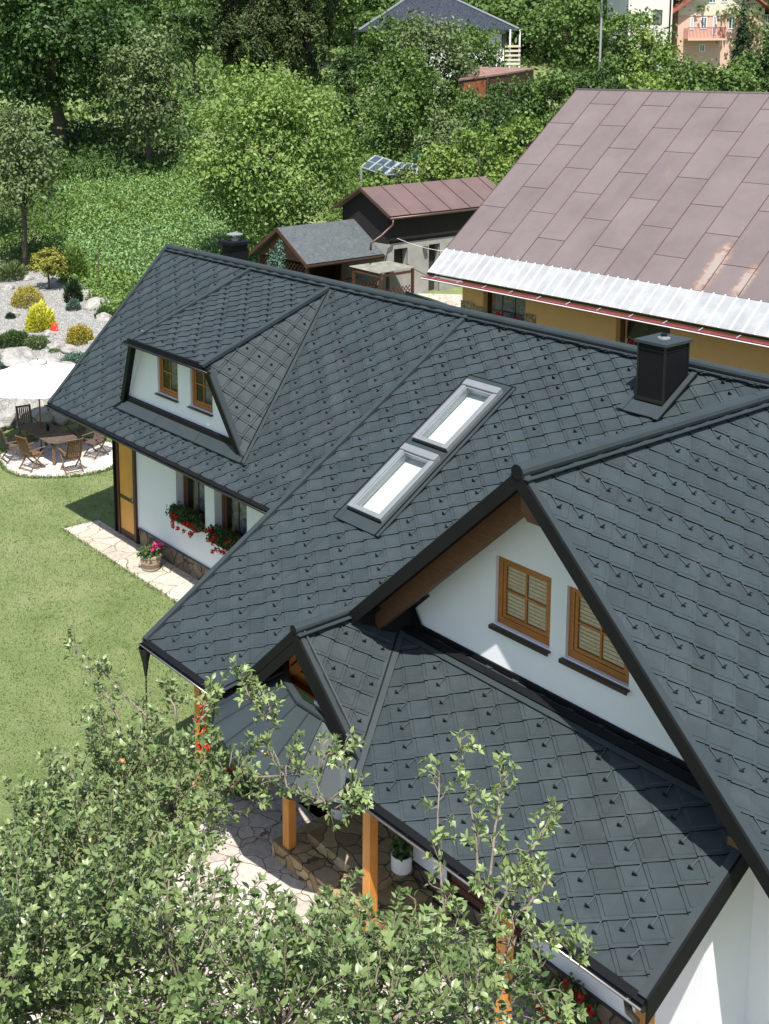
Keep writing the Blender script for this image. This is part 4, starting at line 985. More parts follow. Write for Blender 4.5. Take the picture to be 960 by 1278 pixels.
T('hedge_tree', 'dark bushy tree at the top right edge behind the barn ridge', 962, 84, 40, 90, 'deep', base=.03, px=3.2)
T('hedge_tree', 'low dark bushy tree behind the left end of the barn ridge', 745, 80, 72, 100, 'deep', base=.03, px=3.2)
T('hedge_tree', 'yellowish bushy tree just above the barn ridge', 800, 78, 78, 92, 'lime', base=.03, px=3.2)
T('hedge_tree', 'small green bushy tree above the left corner of the barn roof', 700, 76, 82, 80, 'green', base=.03, px=3.2)
T('linden_tree', 'rounded green tree in front of the left half of the bungalow', 488, 108, 16, 84, 'green', base=.05, px=3, dens=1.6)
T('copper_tree', 'dark red leaved tree behind the slate blue roof', 612, 175, 0, 34, 'redtree', base=.2, px=2.6)
for k, (u, s, vt, wp, mt) in enumerate([(20, 150, -70, 130, 'green'), (150, 160, -60, 120, 'deep'), (290, 170, -60, 120, 'green'), (480, 175, -60, 100, 'deep'), (560, 190, -60, 120, 'green'), (690, 185, -60, 120, 'deep'), (760, 190, -60, 110, 'green'), (840, 195, -70, 110, 'deep'), (960, 175, -60, 110, 'green'), (60, 190, -70, 130, 'deep'), (400, 190, -70, 130, 'green'), (215, 130, 40, 60, 'deep'), (140, 105, 60, 90, 'green'), (470, 120, 10, 70, 'green')]):
    lab = ['leafy tree behind the big dark maple', 'dark tree on the far slope right of the maple', 'tree on the far slope behind the conifers', 'dark tree behind the left end of the bungalow', 'tree rising behind the bungalow roof', 'dark tree on the far slope behind the lamp', 'tree behind the white walled house', 'dark tree behind the cream house', 'tree on the far slope at the right edge', 'dark tree highest behind the maple', 'tree on the far slope right of the conifers', 'dark bush at the foot of the far meadow trees', 'green tree in the gap right of the maple trunk', 'green tree at the left gable of the bungalow'][k]
    T('broadleaf_tree', lab, u, s, vt, wp, mt, base=.08, px=3.2, dens=1.2)
# left and right beyond the frame edges the wood goes on
for k, (u, s, vt, wp) in enumerate([(-60, 62, 60, 150), (-90, 95, -20, 180), (1020, 95, 20, 140)]):
    T('broadleaf_tree', ['green tree just beyond the left edge', 'tall tree beyond the left edge', 'green tree just beyond the right edge'][k], u, s, vt, wp, 'green', base=.08, px=4, dens=1.2)
rgw = np.random.default_rng(5); protos = []
for k in range(34):
    u = -20+1000*((k*.618) % 1); s = 128+70*((k*.377) % 1); vt = -75+90*rgw.random()
    if k < 5: protos.append(T('broadleaf_tree', 'dense leafy tree in the wood on the far slope', u, s, vt, 120, ['green', 'deep', 'green', 'greytree', 'deep'][k], base=.04, px=3.2, dens=1.6, group='trees of the far wood'))
    else:
        o = copy_tree(protos[k % 5]); g_ = gs(u, s); o.location = tuple(g_-Z*.3); sc_ = rgw.uniform(.85, 1.2); o.scale = (sc_, sc_, sc_*rgw.uniform(.85, 1.15)); o.rotation_euler = (0, 0, rgw.uniform(0, 6))
# undergrowth
def scatter(name, label, cat, outline, n, L, mat, hh, up=.6, seed=5, wr=.5, fn=None, kind='stuff'):
    rg = np.random.default_rng(seed); O2 = [(p[0], p[1]) for p in outline]; xs = [p[0] for p in O2]; ys = [p[1] for p in O2]; P = []
    while len(P) < n:
        x, y = rg.uniform(min(xs), max(xs)), rg.uniform(min(ys), max(ys))
        if inside((x, y), O2) and (fn is None or fn(x, y, rg)): P.append((x, y, hgt(x, y)+rg.random()**1.3*hh))
    P = np.array(P); N = unit(rg.normal(size=(n, 3))+[0, 0, up*2]); D = unit(np.cross(N, rg.normal(size=(n, 3)))+[0, 0, up*.6]); Ls = L*(.6+.8*rg.random(n))
    V, F, k = leafset(P, D, N, Ls, Ls*wr)
    clus = .5+.5*np.sin(P[:, 0]*1.3+np.sin(P[:, 1]*.9)*2)*np.cos(P[:, 1]*1.1)
    o = npmesh(name, V, F, M[mat], np.repeat(np.clip(clus*.5+rg.random(n)*.5, 0, 1), k)); o['kind'] = kind; tag(o, label, cat); return o
scatter('undergrowth', 'dark green undergrowth below the far trees', 'undergrowth', [gs(-60, 88), gs(1040, 88), gs(1040, 160), gs(-60, 160)], 26000, .55, 'green', .9, seed=3, fn=lambda x, y, rg: math.sin(x*.21+1)*math.sin(y*.17)+rg.random()*.6 > -.05)
scatter('undergrowth', 'mixed green undergrowth behind the sheds and the barn', 'undergrowth', [gs(420, 62), gs(1000, 58), gs(1000, 92), gs(420, 92)], 26000, .34, 'green', .8, seed=4)
scatter('shadow_leaves', 'dark leaves added for the shadowed grass under the maple and the grey green tree', 'undergrowth', [gs(-60, 74), gs(250, 78), gs(250, 96), gs(-60, 94)], 9000, .34, 'deep', 1.1, seed=14)  # dark foliage stands in for the tree shadow on the grass
scatter('meadow_grass', 'long bright meadow grass beyond the potato patch', 'grass', [gs(40, 63), gs(250, 66), gs(250, 86), gs(40, 84)], 16000, .30, 'grass', .25, up=.1, seed=6, wr=.2)
scatter('nettle_patch', 'bright green weeds and vines behind the cold frame', 'weeds', [gs(415, 60), gs(520, 60), gs(500, 80), gs(405, 80)], 14000, .22, 'lime', .6, seed=7)
def turf(name, label, n, region, L, seed, edge=None):
    rg = np.random.default_rng(seed); P = []
    if edge: 
        k = 0
        while len(P) < n:
            a, b = edge[rg.integers(0, len(edge))]; t = rg.random(); q = vec(*a)*(1-t)+vec(*b)*t+rg.normal(size=2)*.035; P.append((q[0], q[1], hgt(*q)))
        P = np.array(P)
    else:
        x0, x1, y0, y1 = region; P = np.stack([rg.uniform(x0, x1, n), rg.uniform(y0, y1, n), np.zeros(n)], 1)
        P = P[~((P[:, 0] > -27.4) & (P[:, 1] > 13.5))]; P = P[np.hypot(P[:, 0]+32.75, P[:, 1]-16.15) > 1.98]; P = P[~((P[:, 0] > -17.4) & (P[:, 1] > 6))]; s_ = P[:, 0]*F0[0]+P[:, 1]*F0[1]; P = P[s_ < 38.3]; n = len(P)
    D = unit(rg.normal(size=(n, 3))*.55+[0, 0, .55]); D[:, 2] = np.abs(D[:, 2]); N = unit(rg.normal(size=(n, 3))+[0, 0, .6]); Ls = L*(.5+.9*rg.random(n)); V, F, k = leafset(P, D, N, Ls, Ls*.22)
    big = .5+.5*np.sin(P[:, 0]*1.9+np.sin(P[:, 1]*1.3)*1.7)*np.cos(P[:, 1]*2.3+P[:, 0]*.4)
    o = npmesh(name, V, F, M['turf'], np.repeat(np.clip(.45*big+.6*rg.random(n)-.05, 0, 1), k)); o['kind'] = 'stuff'; tag(o, label, 'grass')
turf('lawn_blades', 'short mown lawn grass in front of the house', 150000, (-37, -12, 2.5, 20), .062, 31)
turf('edge_grass', 'ragged grass fringe along the flagstone path and patio', 5000, None, .10, 32, [((-27.43, 13.5), (-27.43, 14.5)), ((-27.4, 13.46), (-18, 13.46)), ((-27.4, 13.46), (-18, 13.46)), ((-27.4, 13.46), (-18, 13.46))]+[((-32.75+1.99*math.cos(a)*(1+.03*math.sin(3*a)), 16.15+1.89*math.sin(a)*(1+.04*math.sin(5*a+1))), (-32.75+1.99*math.cos(a+.3)*(1+.03*math.sin(3*a+.9)), 16.15+1.89*math.sin(a+.3)*(1+.04*math.sin(5*a+2.5)))) for a in np.arange(0, 6.2, .3)])
# potato patch in rows
fld = [hit(62, 345), hit(58, 262), hit(88, 205), hit(235, 204), hit(300, 250), hit(330, 330), hit(250, 420), hit(140, 395)]
patch('field', fld, M['earth'], .05)
def fieldleaves():
    rg = np.random.default_rng(21); O2 = [(p[0], p[1]) for p in fld]; P = []; xs = [p[0] for p in O2]; ys = [p[1] for p in O2]
    d = nrm(R0*.9+F0*.35)[:2]; e = vec(-d[1], d[0]); A = []
    a = -70
    while a < 70:
        b = -70
        while b < 70:
            q = d*b+e*a+vec(sum(xs)/len(xs), sum(ys)/len(ys))
            if inside(q, O2): A.append((*(q+rg.normal(size=2)*.06), rg.uniform(.7, 1.2)))
            b += .34
        a += .62
    A = np.array(A); m_ = 20; n = len(A)*m_; ix = np.repeat(np.arange(len(A)), m_); dd = rg.normal(size=(n, 2))*.17; r = np.hypot(dd[:, 0], dd[:, 1])
    z = np.array([hgt(x, y) for x, y, _ in A])[ix]+.06+.42*A[ix, 2]*np.exp(-r*r/.09)*(.55+.45*rg.random(n)); P = np.stack([A[ix, 0]+dd[:, 0]*1.25, A[ix, 1]+dd[:, 1]*1.25, z], 1)
    N = unit(np.stack([dd[:, 0]*3, dd[:, 1]*3, np.ones(n)], 1)+rg.normal(size=(n, 3))*.4); D = unit(np.stack([dd[:, 0], dd[:, 1], -.1*np.ones(n)], 1)+rg.normal(size=(n, 3))*.08)
    Ls = .145*(.7+.6*rg.random(n)); V, F, k = leafset(P, D, N, Ls, Ls*.68)
    o = npmesh('potato_plants', V, F, M['field'], np.repeat(np.clip(rg.random(len(A))[ix]*.5+rg.random(n)*.5, 0, 1), k)); o['kind'] = 'stuff'; tag(o, 'leafy green potato rows on the slope behind the house', 'potato patch')
fieldleaves()
scatter('weeds', 'bright green weeds along the lower edge of the potato patch', 'weeds', [hit(95, 330), hit(60, 345), hit(150, 400), hit(215, 420), hit(290, 330), hit(200, 360)], 9000, .16, 'walnut', .5, seed=9)
scatter('weeds', 'dark weeds under the grey green tree at the left edge', 'weeds', [hit(0, 330), hit(70, 330), hit(95, 260), hit(60, 240), hit(0, 250)], 6000, .18, 'green', .5, seed=10)

# ================================================================== ROCKERY
rk = [hit(-60, 530), hit(0, 529), hit(62, 522), hit(150, 505), hit(215, 470), hit(190, 405), hit(140, 372), hit(95, 350), hit(40, 340), hit(-60, 335)]
patch('rock_garden_ground', rk, M['gravel'], .05, .5)
def blob(mb, c, r, seed, sq=(1, 1, .7), n=3, rough=.25):
    import bmesh
    bm = bmesh.new(); bmesh.ops.create_icosphere(bm, subdivisions=n, radius=1); rg = np.random.default_rng(seed); f = rg.normal(size=(5, 3))*1.6; ph = rg.random(5)*6
    pl = [(unit(rg.normal(size=(1, 3)))[0], rg.uniform(.62, .9)) for _ in range(7)]
    vs = []
    for v in bm.verts:
        q = np.array(v.co)
        for nn, d_ in pl:
            k = q@nn
            if k > d_: q = q-nn*(k-d_)*.85
        q = q*(1+rough*.35*sum(math.sin(f[i]@q*2+ph[i]) for i in range(5))/2.2); vs.append(np.array(c)+q*r*np.array(sq))
    bm.verts.index_update(); mb.add(vs, [[v.index for v in fc.verts] for fc in bm.faces]); bm.free()
rocks = [(20, 455, .75), (60, 455, .5), (95, 462, .42), (65, 475, .85), (5, 485, .7), (135, 470, .45), (110, 372, .5), (120, 385, .55), (135, 378, .4), (98, 362, .36), (70, 352, .35), (60, 420, .3), (72, 436, .34), (30, 441, .3), (85, 440, .35), (120, 432, .32), (35, 350, .3), (10, 362, .34), (18, 395, .26), (130, 400, .4), (140, 415, .34), (48, 462, .5), (82, 470, .6), (115, 462, .4), (150, 440, .4), (0, 430, .3), (90, 425, .26), (105, 448, .4)]
low = [(u, 517+(-.09)*(u-30)+(k_ % 3)*2, .34+.12*(k_ % 2)) for k_, u in enumerate(range(-20, 150, 15))]+[(u, 529-.1*(u-30)+(k_ % 2)*2, .26+.1*(k_ % 3)) for k_, u in enumerate(range(-14, 140, 13))]
for k, (u, v, r) in enumerate(rocks+low):
    p = hit(u, v); m = MB(); blob(m, p+Z*r*(.18 if k < len(rocks) else .35), r, 50+k, (1.15, 1, .62 if k < len(rocks) else .85), 3, .30)
    o = m.build('boulder', M['rock'], None, p); tag(o, 'pale rough limestone boulder bedded in the rock garden' if k < len(rocks) else 'pale limestone boulder in the low retaining edge behind the parasol', 'boulder', 'boulders bedded in the rock garden' if k < len(rocks) else 'boulders of the retaining edge')
def cushion(name, label, u, v, rw, rh, mat, L=.10, n=2600, kind='round', seed=1, spiky=False, cat='shrub'):
    p = hit(u, v); rg = np.random.default_rng(seed); d = rg.normal(size=(n, 3)); d = unit(d); d[:, 2] = np.abs(d[:, 2])
    bump = 1+.13*np.sin(d[:, 0]*6+seed)*np.sin(d[:, 1]*7)+.08*rg.normal(size=n)*.6
    P = d*bump[:, None]*(.72+.3*rg.random((n, 1)))*[rw, rw, rh]; P[:, 2] += .02
    D = unit(d*(1.0 if spiky else .4)+rg.normal(size=(n, 3))*.35+[0, 0, .7 if spiky else .3]); N = unit(np.cross(D, rg.normal(size=(n, 3)))+d*.6)
    V, F, k = leafset(P, D, N, L*(.7+.6*rg.random(n)), L*.35)
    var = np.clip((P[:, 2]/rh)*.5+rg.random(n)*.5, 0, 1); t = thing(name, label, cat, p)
    npmesh('foliage', V, F, M[mat], np.repeat(var, k), t)
    m = MB(); m.tube([p-Z*.2, p+Z*rh*.5], [.05, .02], 6)
    for a in range(5): m.tube([p, p+vec(math.cos(a*1.26)*rw*.5, math.sin(a*1.26)*rw*.5, rh*.55)], [.02, .006], 5)
    m.build('stem', M['bark'], t); return t
cushion('golden_shrub', 'round golden brown shrub at the top left of the rock garden', 34, 382, .68, .80, 'gold', seed=1)
cushion('yellow_conifer', 'bright yellow upright conifer in the rock garden', 51, 412, .52, .95, 'bright', .16, 2600, seed=2, spiky=True)
cushion('golden_shrub', 'olive gold round shrub right of the bright yellow conifer', 100, 428, .50, .62, 'gold', seed=3)
cushion('juniper', 'blue green juniper at the left edge of the rock garden', 6, 458, .52, .36, 'bluegreen', .11, seed=4)
cushion('spreading_shrub', 'dark green spreading shrub below the yellow conifer, on the left', 18, 432, .62, .50, 'deep', .12, seed=5)
cushion('spreading_shrub', 'grey green spreading shrub below the yellow conifer, on the right', 46, 434, .50, .38, 'greytree', .10, seed=6)
cushion('juniper', 'pale blue green cushion juniper beside the roof edge', 96, 458, .62, .40, 'bluegreen', .11, seed=7)
cushion('small_bush', 'tiny dark green dwarf conifer on the white gravel', 13, 399, .20, .22, 'darkconif', .07, 700, seed=8)
cushion('small_bush', 'little green cushion plant near the pale juniper', 68, 440, .22, .12, 'green', .06, 500, seed=9)
cushion('small_bush', 'low bright green tuft just above the parasol', 76, 463, .36, .16, 'walnut', .08, 900, seed=10)
cushion('dwarf_pine', 'dark dwarf pine with drooping sprays among pale boulders', 92, 378, .34, .95, 'darkconif', .14, 1500, seed=11, spiky=True)
cushion('dwarf_pine', 'small blue dwarf spruce in front of the dwarf pine', 92, 388, .28, .42, 'bluegreen', .10, 900, seed=12, spiky=True)
cushion('young_conifer', 'soft green young conifer between the rock garden and the potato rows', 93, 352, .55, 1.7, 'walnut', .16, 2600, seed=13, spiky=True)
cushion('rock_plant', 'dark leafy rock plant close to the roof edge', 132, 397, .42, .38, 'deep', .12, 900, seed=14)
cushion('feather_shrub', 'grey green feathery shrub at the top edge of the rock garden', 16, 350, .62, .75, 'greytree', .16, 1500, seed=15, spiky=True)
p = hit(61, 362); t = thing('standard_tree', 'small yellow green ball tree on a bare stem in the rock garden', 'tree', p)
V, F, var, C = crown(3200, 1.95, .78, .62, .12, 900, 'round', .8); npmesh('crown', V, F, M['olive'], np.clip(var+.2, 0, 1), t)
m = MB(); m.tube([p-Z*.2, p+vec(.03, 0, .4), p+Z*.8, p+Z*1.4], [.06, .05, .04, .02], 8); m.build('trunk', M['bark'], t)
p = hit(124, 366); m = MB(); m.tube([p-Z*.2, p+Z*1.75], .035, 8); tag(m.build('garden_post', M['bark'], None, p), 'thin brown wooden post at the edge of the potato patch', 'post')
p = hit(68, 414); m = MB(); m.lathe(p, [(.13, 0), (.15, .1), (.12, .24), (.03, .38)], 10); m.lathe(p+vec(.10, .04, 0), [(.08, 0), (.09, .1), (.02, .2)], 9); tag(m.build('garden_ornament', M['red'], None, p), 'small bright red pointed ornament beside the yellow conifer', 'ornament')

# ================================================================== PATIO SET
def chair_local():
    t = []
    W, Dp = .50, .46
    f = MB()
    for k in range(6): x = -W/2+.04+k*(W-.08)/5; f.beam((x-.030, -.20, .435), (.060, 0, 0), (0, .42, .0), (0, 0, .018))
    b = MB(); bt = vec(0, -.42, 1.06); bb = vec(0, -.20, .46); dv = bt-bb
    for k in range(7): x = -W/2+.06+k*(W-.12)/6; b.beam(bb+vec(x-.022, 0, 0)+dv*.08, vec(.044, 0, 0), dv*.84, vec(0, -.016, -.006))
    b.beam(bb+vec(-W/2+.01, 0, 0)+dv*.92, vec(W-.02, 0, 0), dv*.09, vec(0, -.022, -.008)); b.beam(bb+vec(-W/2+.01, 0, 0), vec(W-.02, 0, 0), dv*.08, vec(0, -.022, -.008))
    l = []
    for sx in (-1, 1):
        a = MB(); x = sx*(W/2+.01); a.bar((x, -.33, .0), (x, .22, .62), .026, .045); l.append(a)
        a = MB(); x = sx*(W/2-.02); a.bar((x, .26, .0), (x, -.22, .48), .026, .045); a.bar((x, -.22, .48), (x, -.43, 1.08), .026, .045); l.append(a)
    arm = []
    for sx in (-1, 1):
        a = MB(); x = sx*(W/2+.015); a.beam((x-.03, -.34, .635), (.06, 0, 0), (0, .60, .01), (0, 0, .022)); arm.append(a)
    s = MB(); s.bar((-W/2, -.30, .05), (W/2, -.30, .05), .03, .03); s.bar((-W/2, .22, .05), (W/2, .22, .05), .03, .03)
    return f, b, l, arm, s
def chair(label, x, y, face, mat, group='folding chairs round the garden table'):
    t = thing('garden_chair', label, 'chair', (x, y, .04), group, 0)
    f, b, l, arm, s = chair_local()
    def put(mb_, nm):
        a = face-math.pi/2; c_, s_ = math.cos(a), math.sin(a)
        mb_.v = [(x+q[0]*c_-q[1]*s_, y+q[0]*s_+q[1]*c_, .04+q[2]) for q in mb_.v]; mb_.build(nm, M[mat], t, bevel=.004)
    put(f, 'seat'); put(b, 'backrest')
    for q in l: put(q, 'leg')
    for q in arm: put(q, 'armrest')
    put(s, 'stretcher')
P_ = math.pi
chair('warm brown folding chair at the near end of the table, back to the house', -31.35, 15.75, P_-.12, 'teak2')
chair('brown folding chair on the lawn side nearest the path', -32.25, 14.98, P_/2+.25, 'teak2')
chair('dark brown folding chair on the lawn side, farther left', -33.30, 14.86, P_/2-.1, 'teak')
chair('dark folding chair at the far end of the table under the parasol', -34.75, 16.0, -.15, 'teak')
chair('dark folding chair in the shade behind the table by the roof eave', -32.1, 16.95, -P_/2+.3, 'teak')
chair('dark folding chair on the far long side, half hidden by the table', -33.4, 17.0, -P_/2, 'teak')
t = thing('garden_table', 'weathered slatted wooden extending table on the round patio', 'table', (-33.05, 15.9, .04))
m = MB()
out = [(-34.25, 15.62), (-34.0, 15.42), (-32.1, 15.42), (-31.85, 15.62), (-31.85, 16.18), (-32.1, 16.38), (-34.0, 16.38), (-34.25, 16.18)]
def slatpoly(y0, y1):
    c = clip([(-35, y0, 0), (-31, y0, 0), (-31, y1, 0), (-35, y1, 0)], out); return [(p[0], p[1], .74) for p in c]
y = 15.42
while y < 16.38:
    c = slatpoly(y, min(y+.085, 16.38))
    if len(c) > 2: m.poly(c, Z*.028)
    y += .096
m.build('tabletop', M['teak'], t, bevel=.003); m = MB(); m.box(-34.0, -32.1, 15.55, 15.58, .64, .735); m.box(-34.0, -32.1, 16.22, 16.25, .64, .735); m.box(-34.03, -34.0, 15.55, 16.25, .64, .735); m.box(-32.1, -32.07, 15.55, 16.25, .64, .735); m.build('apron', M['teak'], t)
for x, y in ((-34.0, 15.55), (-32.15, 15.55), (-34.0, 16.2), (-32.15, 16.2)): m = MB(); m.box(x, x+.07, y, y+.07, .04, .735); m.build('leg', M['teak2'], t, bevel=.004)
t = thing('parasol', 'large white garden parasol standing over the wooden table', 'parasol', (-33.3, 15.9, .04))
pc = vec(-33.6, 15.9, -.06); m = MB(); NP = 8; RP = 1.85; V_ = []; F_ = []
nr_ = 7; sub = 6
for i in range(nr_+1):
    r = RP*i/nr_
    for j in range(NP*sub):
        a = 2*math.pi*j/(NP*sub); ph = (j % sub)/sub; sag = .07*math.sin(math.pi*ph)*(i/nr_); rr_ = r*(1-.10*math.sin(math.pi*ph)*.6)
        V_.append(pc+vec(rr_*math.cos(a), rr_*math.sin(a), 2.93-.50*(i/nr_)**1.15-sag))
F_ = [(i*NP*sub+j, i*NP*sub+(j+1) % (NP*sub), (i+1)*NP*sub+(j+1) % (NP*sub), (i+1)*NP*sub+j) for i in range(nr_) for j in range(NP*sub)]
m.add(V_, F_); n0 = nr_*NP*sub; L_ = [q-Z*.13 for q in V_[n0:]]; m.add(V_[n0:]+L_, [(j, (j+1) % (NP*sub), NP*sub+(j+1) % (NP*sub), NP*sub+j) for j in range(NP*sub)])
m.build('canopy', M['canvas'], t, smooth=True)
m = MB(); m.lathe(pc+Z*2.905, [(.30, -.0), (.2, .04), (.04, .07)], 16); m.build('vent', M['canvas'], t, smooth=True)
m = MB(); m.tube([pc, pc+Z*3.02], .024, 10); m.build('pole', M['teak2'], t)
for j in range(8): a = j*math.pi/4; m = MB(); m.tube([pc+Z*2.86, pc+vec(RP*.98*math.cos(a), RP*.98*math.sin(a), 2.40)], .011, 6); m.build('rib', M['teak2'], t)
m = MB(); m.lathe(pc, [(.28, 0), (.28, .06), (.05, .10), (.035, .25)], 18); m.build('base', M['gutter'], t)
m = MB(); p = vec(-33.1, 15.9, .811); m.lathe(p, [(.05, 0), (.055, .12), (.03, .16), (.03, .2)], 12); tag(m.build('lantern', M['black'], None, p), 'small black lantern standing on the garden table', 'lantern')

def flowers(name, c, n, ext, mat, size=.035, parent=None, m5=5, seed=2):
    """n blooms, each a part of its own: a loose ball of petals"""
    rg = np.random.default_rng(seed)
    for k in range(n):
        q = np.array(c)+rg.uniform(-1, 1, 3)*ext; nn = 18; P = q+unit(rg.normal(size=(nn, 3)))*size*.8
        N = unit(rg.normal(size=(nn, 3))+[0, -.3, .5]); D = unit(np.cross(N, rg.normal(size=(nn, 3))))
        V, F, kk = leafset(P-D*size*.4, D, N, size*np.ones(nn), size*.9*np.ones(nn)); npmesh(name, V, F, M[mat], np.repeat(rg.random(nn), kk), parent, worigin(parent))
def foliage(c, n, ext, mat, L, parent, seed=3, hang=0., name='foliage'):
    rg = np.random.default_rng(seed); d = rg.normal(size=(n, 3)); P = np.array(c)+np.clip(d*.5, -1, 1)*ext; N = unit(rg.normal(size=(n, 3))*.7+[.2, -.5, .7]); D = unit(np.cross(N, rg.normal(size=(n, 3)))+[0, 0, -hang])
    V, F, k = leafset(P, D, N, L*(.7+.6*rg.random(n)), L*.8); return npmesh(name, V, F, M[mat], np.repeat(rg.random(n), k), parent, worigin(parent))
for k, (a, b_, c, d) in enumerate(wl):
    cx = (a+b_)/2; t = thing('window_box', 'red geranium window box under the left deep window, next to the garden door' if k == 0 else 'red geranium window box half cut by the roof edge on the right', 'flower box', (cx, WY-.1, c), 'geranium boxes on the long left wall')
    m = MB(); m.box(a+.02, b_-.04, WY-.20, WY-.055, c-.02, c+.13); m.build('box', M['redwood'], t, bevel=.006)
    foliage((cx, WY-.16, c+.22), 1500, (.56, .16, .15), 'geranium', .07, t, 31+k, .4)
    fl = flowers('flower', (cx, WY-.27, c+.14), 22, (.54, .10, .17), 'redpetal', .05, t, seed=41+k)
    flowers('flower', (cx+.1, WY-.30, c-.05), 6, (.42, .06, .06), 'redpetal', .05, t, seed=51+k)
t = thing('barrel_planter', 'half barrel planter with pink flowers on the flagstone path', 'planter', (-23.83, 13.95, .045))
pb = vec(-23.83, 13.95, .045); m = MB(); m.lathe(pb, [(.19, 0), (.235, .2), (.25, .38), (.235, .385), (.225, .34), (.0, .34)], 22); m.build('barrel', M['barrel'], t, smooth=True)
for z_, r_ in ((.05, .207), (.20, .243), (.34, .256)): m = MB(); m.lathe(pb+Z*(z_-.018), [(r_-.01, 0), (r_, 0), (r_+.003, .036), (r_-.01, .036)], 22); m.build('hoop', M['hoop'], t)
foliage(pb+Z*.44, 420, (.26, .26, .12), 'deep', .07, t, 61); flowers('flower', pb+Z*.55, 9, (.20, .20, .09), 'pinkpetal', .055, t, seed=62)
def pot(label, x, y, z, r, h, mat='ceramic', plant=True, seed=70):
    t = thing('flower_pot', label, 'pot', (x, y, z), None); p = vec(x, y, z); m = MB()
    m.lathe(p, [(r*.82, 0), (r*.97, h*.08), (r, h*.2), (r, h), (r*.9, h), (r*.88, h*.86), (.0, h*.86)], 24); m.build('pot', M[mat], t, smooth=False)
    m = MB(); m.lathe(p+Z*h*.87, [(r*.88, 0), (r*.4, .012), (0.001, .015)], 20); m.build('soil', M['soil'], t)
    if plant: foliage(p+Z*(h+.12), 240, (r*.8, r*.8, .18), 'deep', .08, t, seed, .0)
    return t
pp_ = onz(501, 1086, .45); pot('white cylindrical pot with a small plant on the step by the orange post', pp_[0], min(pp_[1], 10.92), .45, .15, .26)
pp_ = onz(424, 1018, .45); pot('white cylindrical pot in the shade by the entrance door', pp_[0], pp_[1], .45, .14, .26, seed=71)
pp_ = onz(660, 1245, .045); pot('terracotta pot on the terrace at the stone plinth', -9.75, 10.72, .038, .17, .24, 'brownmetal', seed=72)
def rosebush(label, x, y, z, r, h, seed, nfl=9):
    t = thing('rose_bush', label, 'rose bush', (x, y, z)); p = vec(x, y, z); foliage(p+Z*h*.6, 900, (r, r, h*.5), 'green', .06, t, seed); flowers('flower', p+Z*h*.9, nfl, (r*.8, r*.8, h*.3), 'redpetal', .055, t, seed=seed)
    m = MB()
    for a in range(5): m.tube([p, p+vec(math.cos(a*1.3)*r*.6, math.sin(a*1.3)*r*.6, h*.9)], [.015, .006], 5)
    m.build('stem', M['bark'], t)
rosebush('climbing rose with dark red flowers at the left porch post', -14.35, 9.35, .0, .24, 2.1, 81, 6)
q = onz(700, 1290, .04); rosebush('dark red roses on the terrace at the bottom edge', q[0], q[1], .04, .35, .55, 82, 12)
q = onz(300, 985, .04); rosebush('low red flowers at the terrace edge behind the apple tree', q[0], q[1], 0, .3, .3, 83, 8)
q = ony(77, 527, 17.9); rosebush('pink flowering bush behind the garden table under the eave', -31.9, 18.3, .2, .4, .55, 84, 1)
M['redgutter2'] = simple('dark_red_seam', (.09, .050, .048), .5)
# ================================================================== NEIGHBOUR'S BARN
barn = thing('barn', 'long ochre building with big faded brown sheet metal roof and white eave strip', 'barn', (-20, 31, 0))
bx0, bx1 = -28.66, -9.0; by0, bz0 = 27.508, 5.0; ky, kz = 28.316, 5.689; ry, rz = 34.64, 10.735
vb = vec(0, ry-ky, rz-kz); Lb = np.linalg.norm(vb); vb /= Lb; nb = nrm(np.cross(X, vb)); k0 = vec(0, ky, kz)
m = MB(); PW = 1.075; x = bx0; ci = 0; sm = MB()
cs = [0, 1.95, 3.95, 5.95, 7.95]
while x < bx1:
    x2 = min(x+PW, bx1); off = [(.0, 1.05)[ci % 2]][0]; cuts = [0]+[c for c in np.arange(off if off else 2.1, Lb, 2.1)]+[Lb]
    for a, c in zip(cuts, cuts[1:]):
        m.var = rnd.random()**1.5 if x < -17 else .4+.6*rnd.random()
        m.beam(k0+X*(x+.004)+vb*(a+.004)+nb*(.0), X*(x2-x-.008), vb*(c-a-.008), nb*(.020+.004*rnd.random()))
        if a > 0: sm.beam(k0+X*x+vb*(a-.008)+nb*.01, X*(x2-x), vb*.016, nb*.020)
    sm.beam(k0+X*(x-.008)+nb*.0, X*.016, vb*Lb, nb*.040); x = x2; ci += 1
m.cur = 0; roof_b = m.build('roof', M['barnroof'], barn); sm.build('seam', M['redgutter2'], roof_b)
m = MB(); m.beam(k0+X*bx0-nb*.08, X*(bx1-bx0), vb*Lb, nb*.075); m.poly([(bx0, ry, rz-.01), (bx1, ry, rz-.01), (bx1, ry+8, rz-6.4), (bx0, ry+8, rz-6.4)], Z*-.05); m.build('roof', M['barnroof'], barn, label='plain rear slope')
m = MB(); m.tube([(bx0, ry, rz+.0), (bx1, ry, rz+.0)], .05, 8); m.build('ridge_cap', M['barnroof'], barn, smooth=True)
e0 = vec(0, by0, bz0); ve = nrm(vec(0, ky+.06-by0, kz+.05-bz0)); Le = np.linalg.norm(vec(0, ky+.06-by0, kz+.05-bz0)); ne = nrm(np.cross(X, ve))
m = MB(); m.beam(e0+X*(bx0-.03), X*(bx1-bx0), ve*Le, ne*.012); x = bx0; es = m.build('eave_sheet', M['whitesheet'], barn); m = MB()
while x < bx1: m.poly([e0+X*x+ne*.0125, e0+X*(x+.065)+ne*.0125, e0+X*(x+.045)+ne*.026, e0+X*(x+.02)+ne*.026], ve*(Le-.05)); x += .345
m.build('sheet_rib', simple('sunlit_rib_sheet', (.56, .57, .57), .5), es)  # ribs of the same white sheet, coloured paler as if catching sun
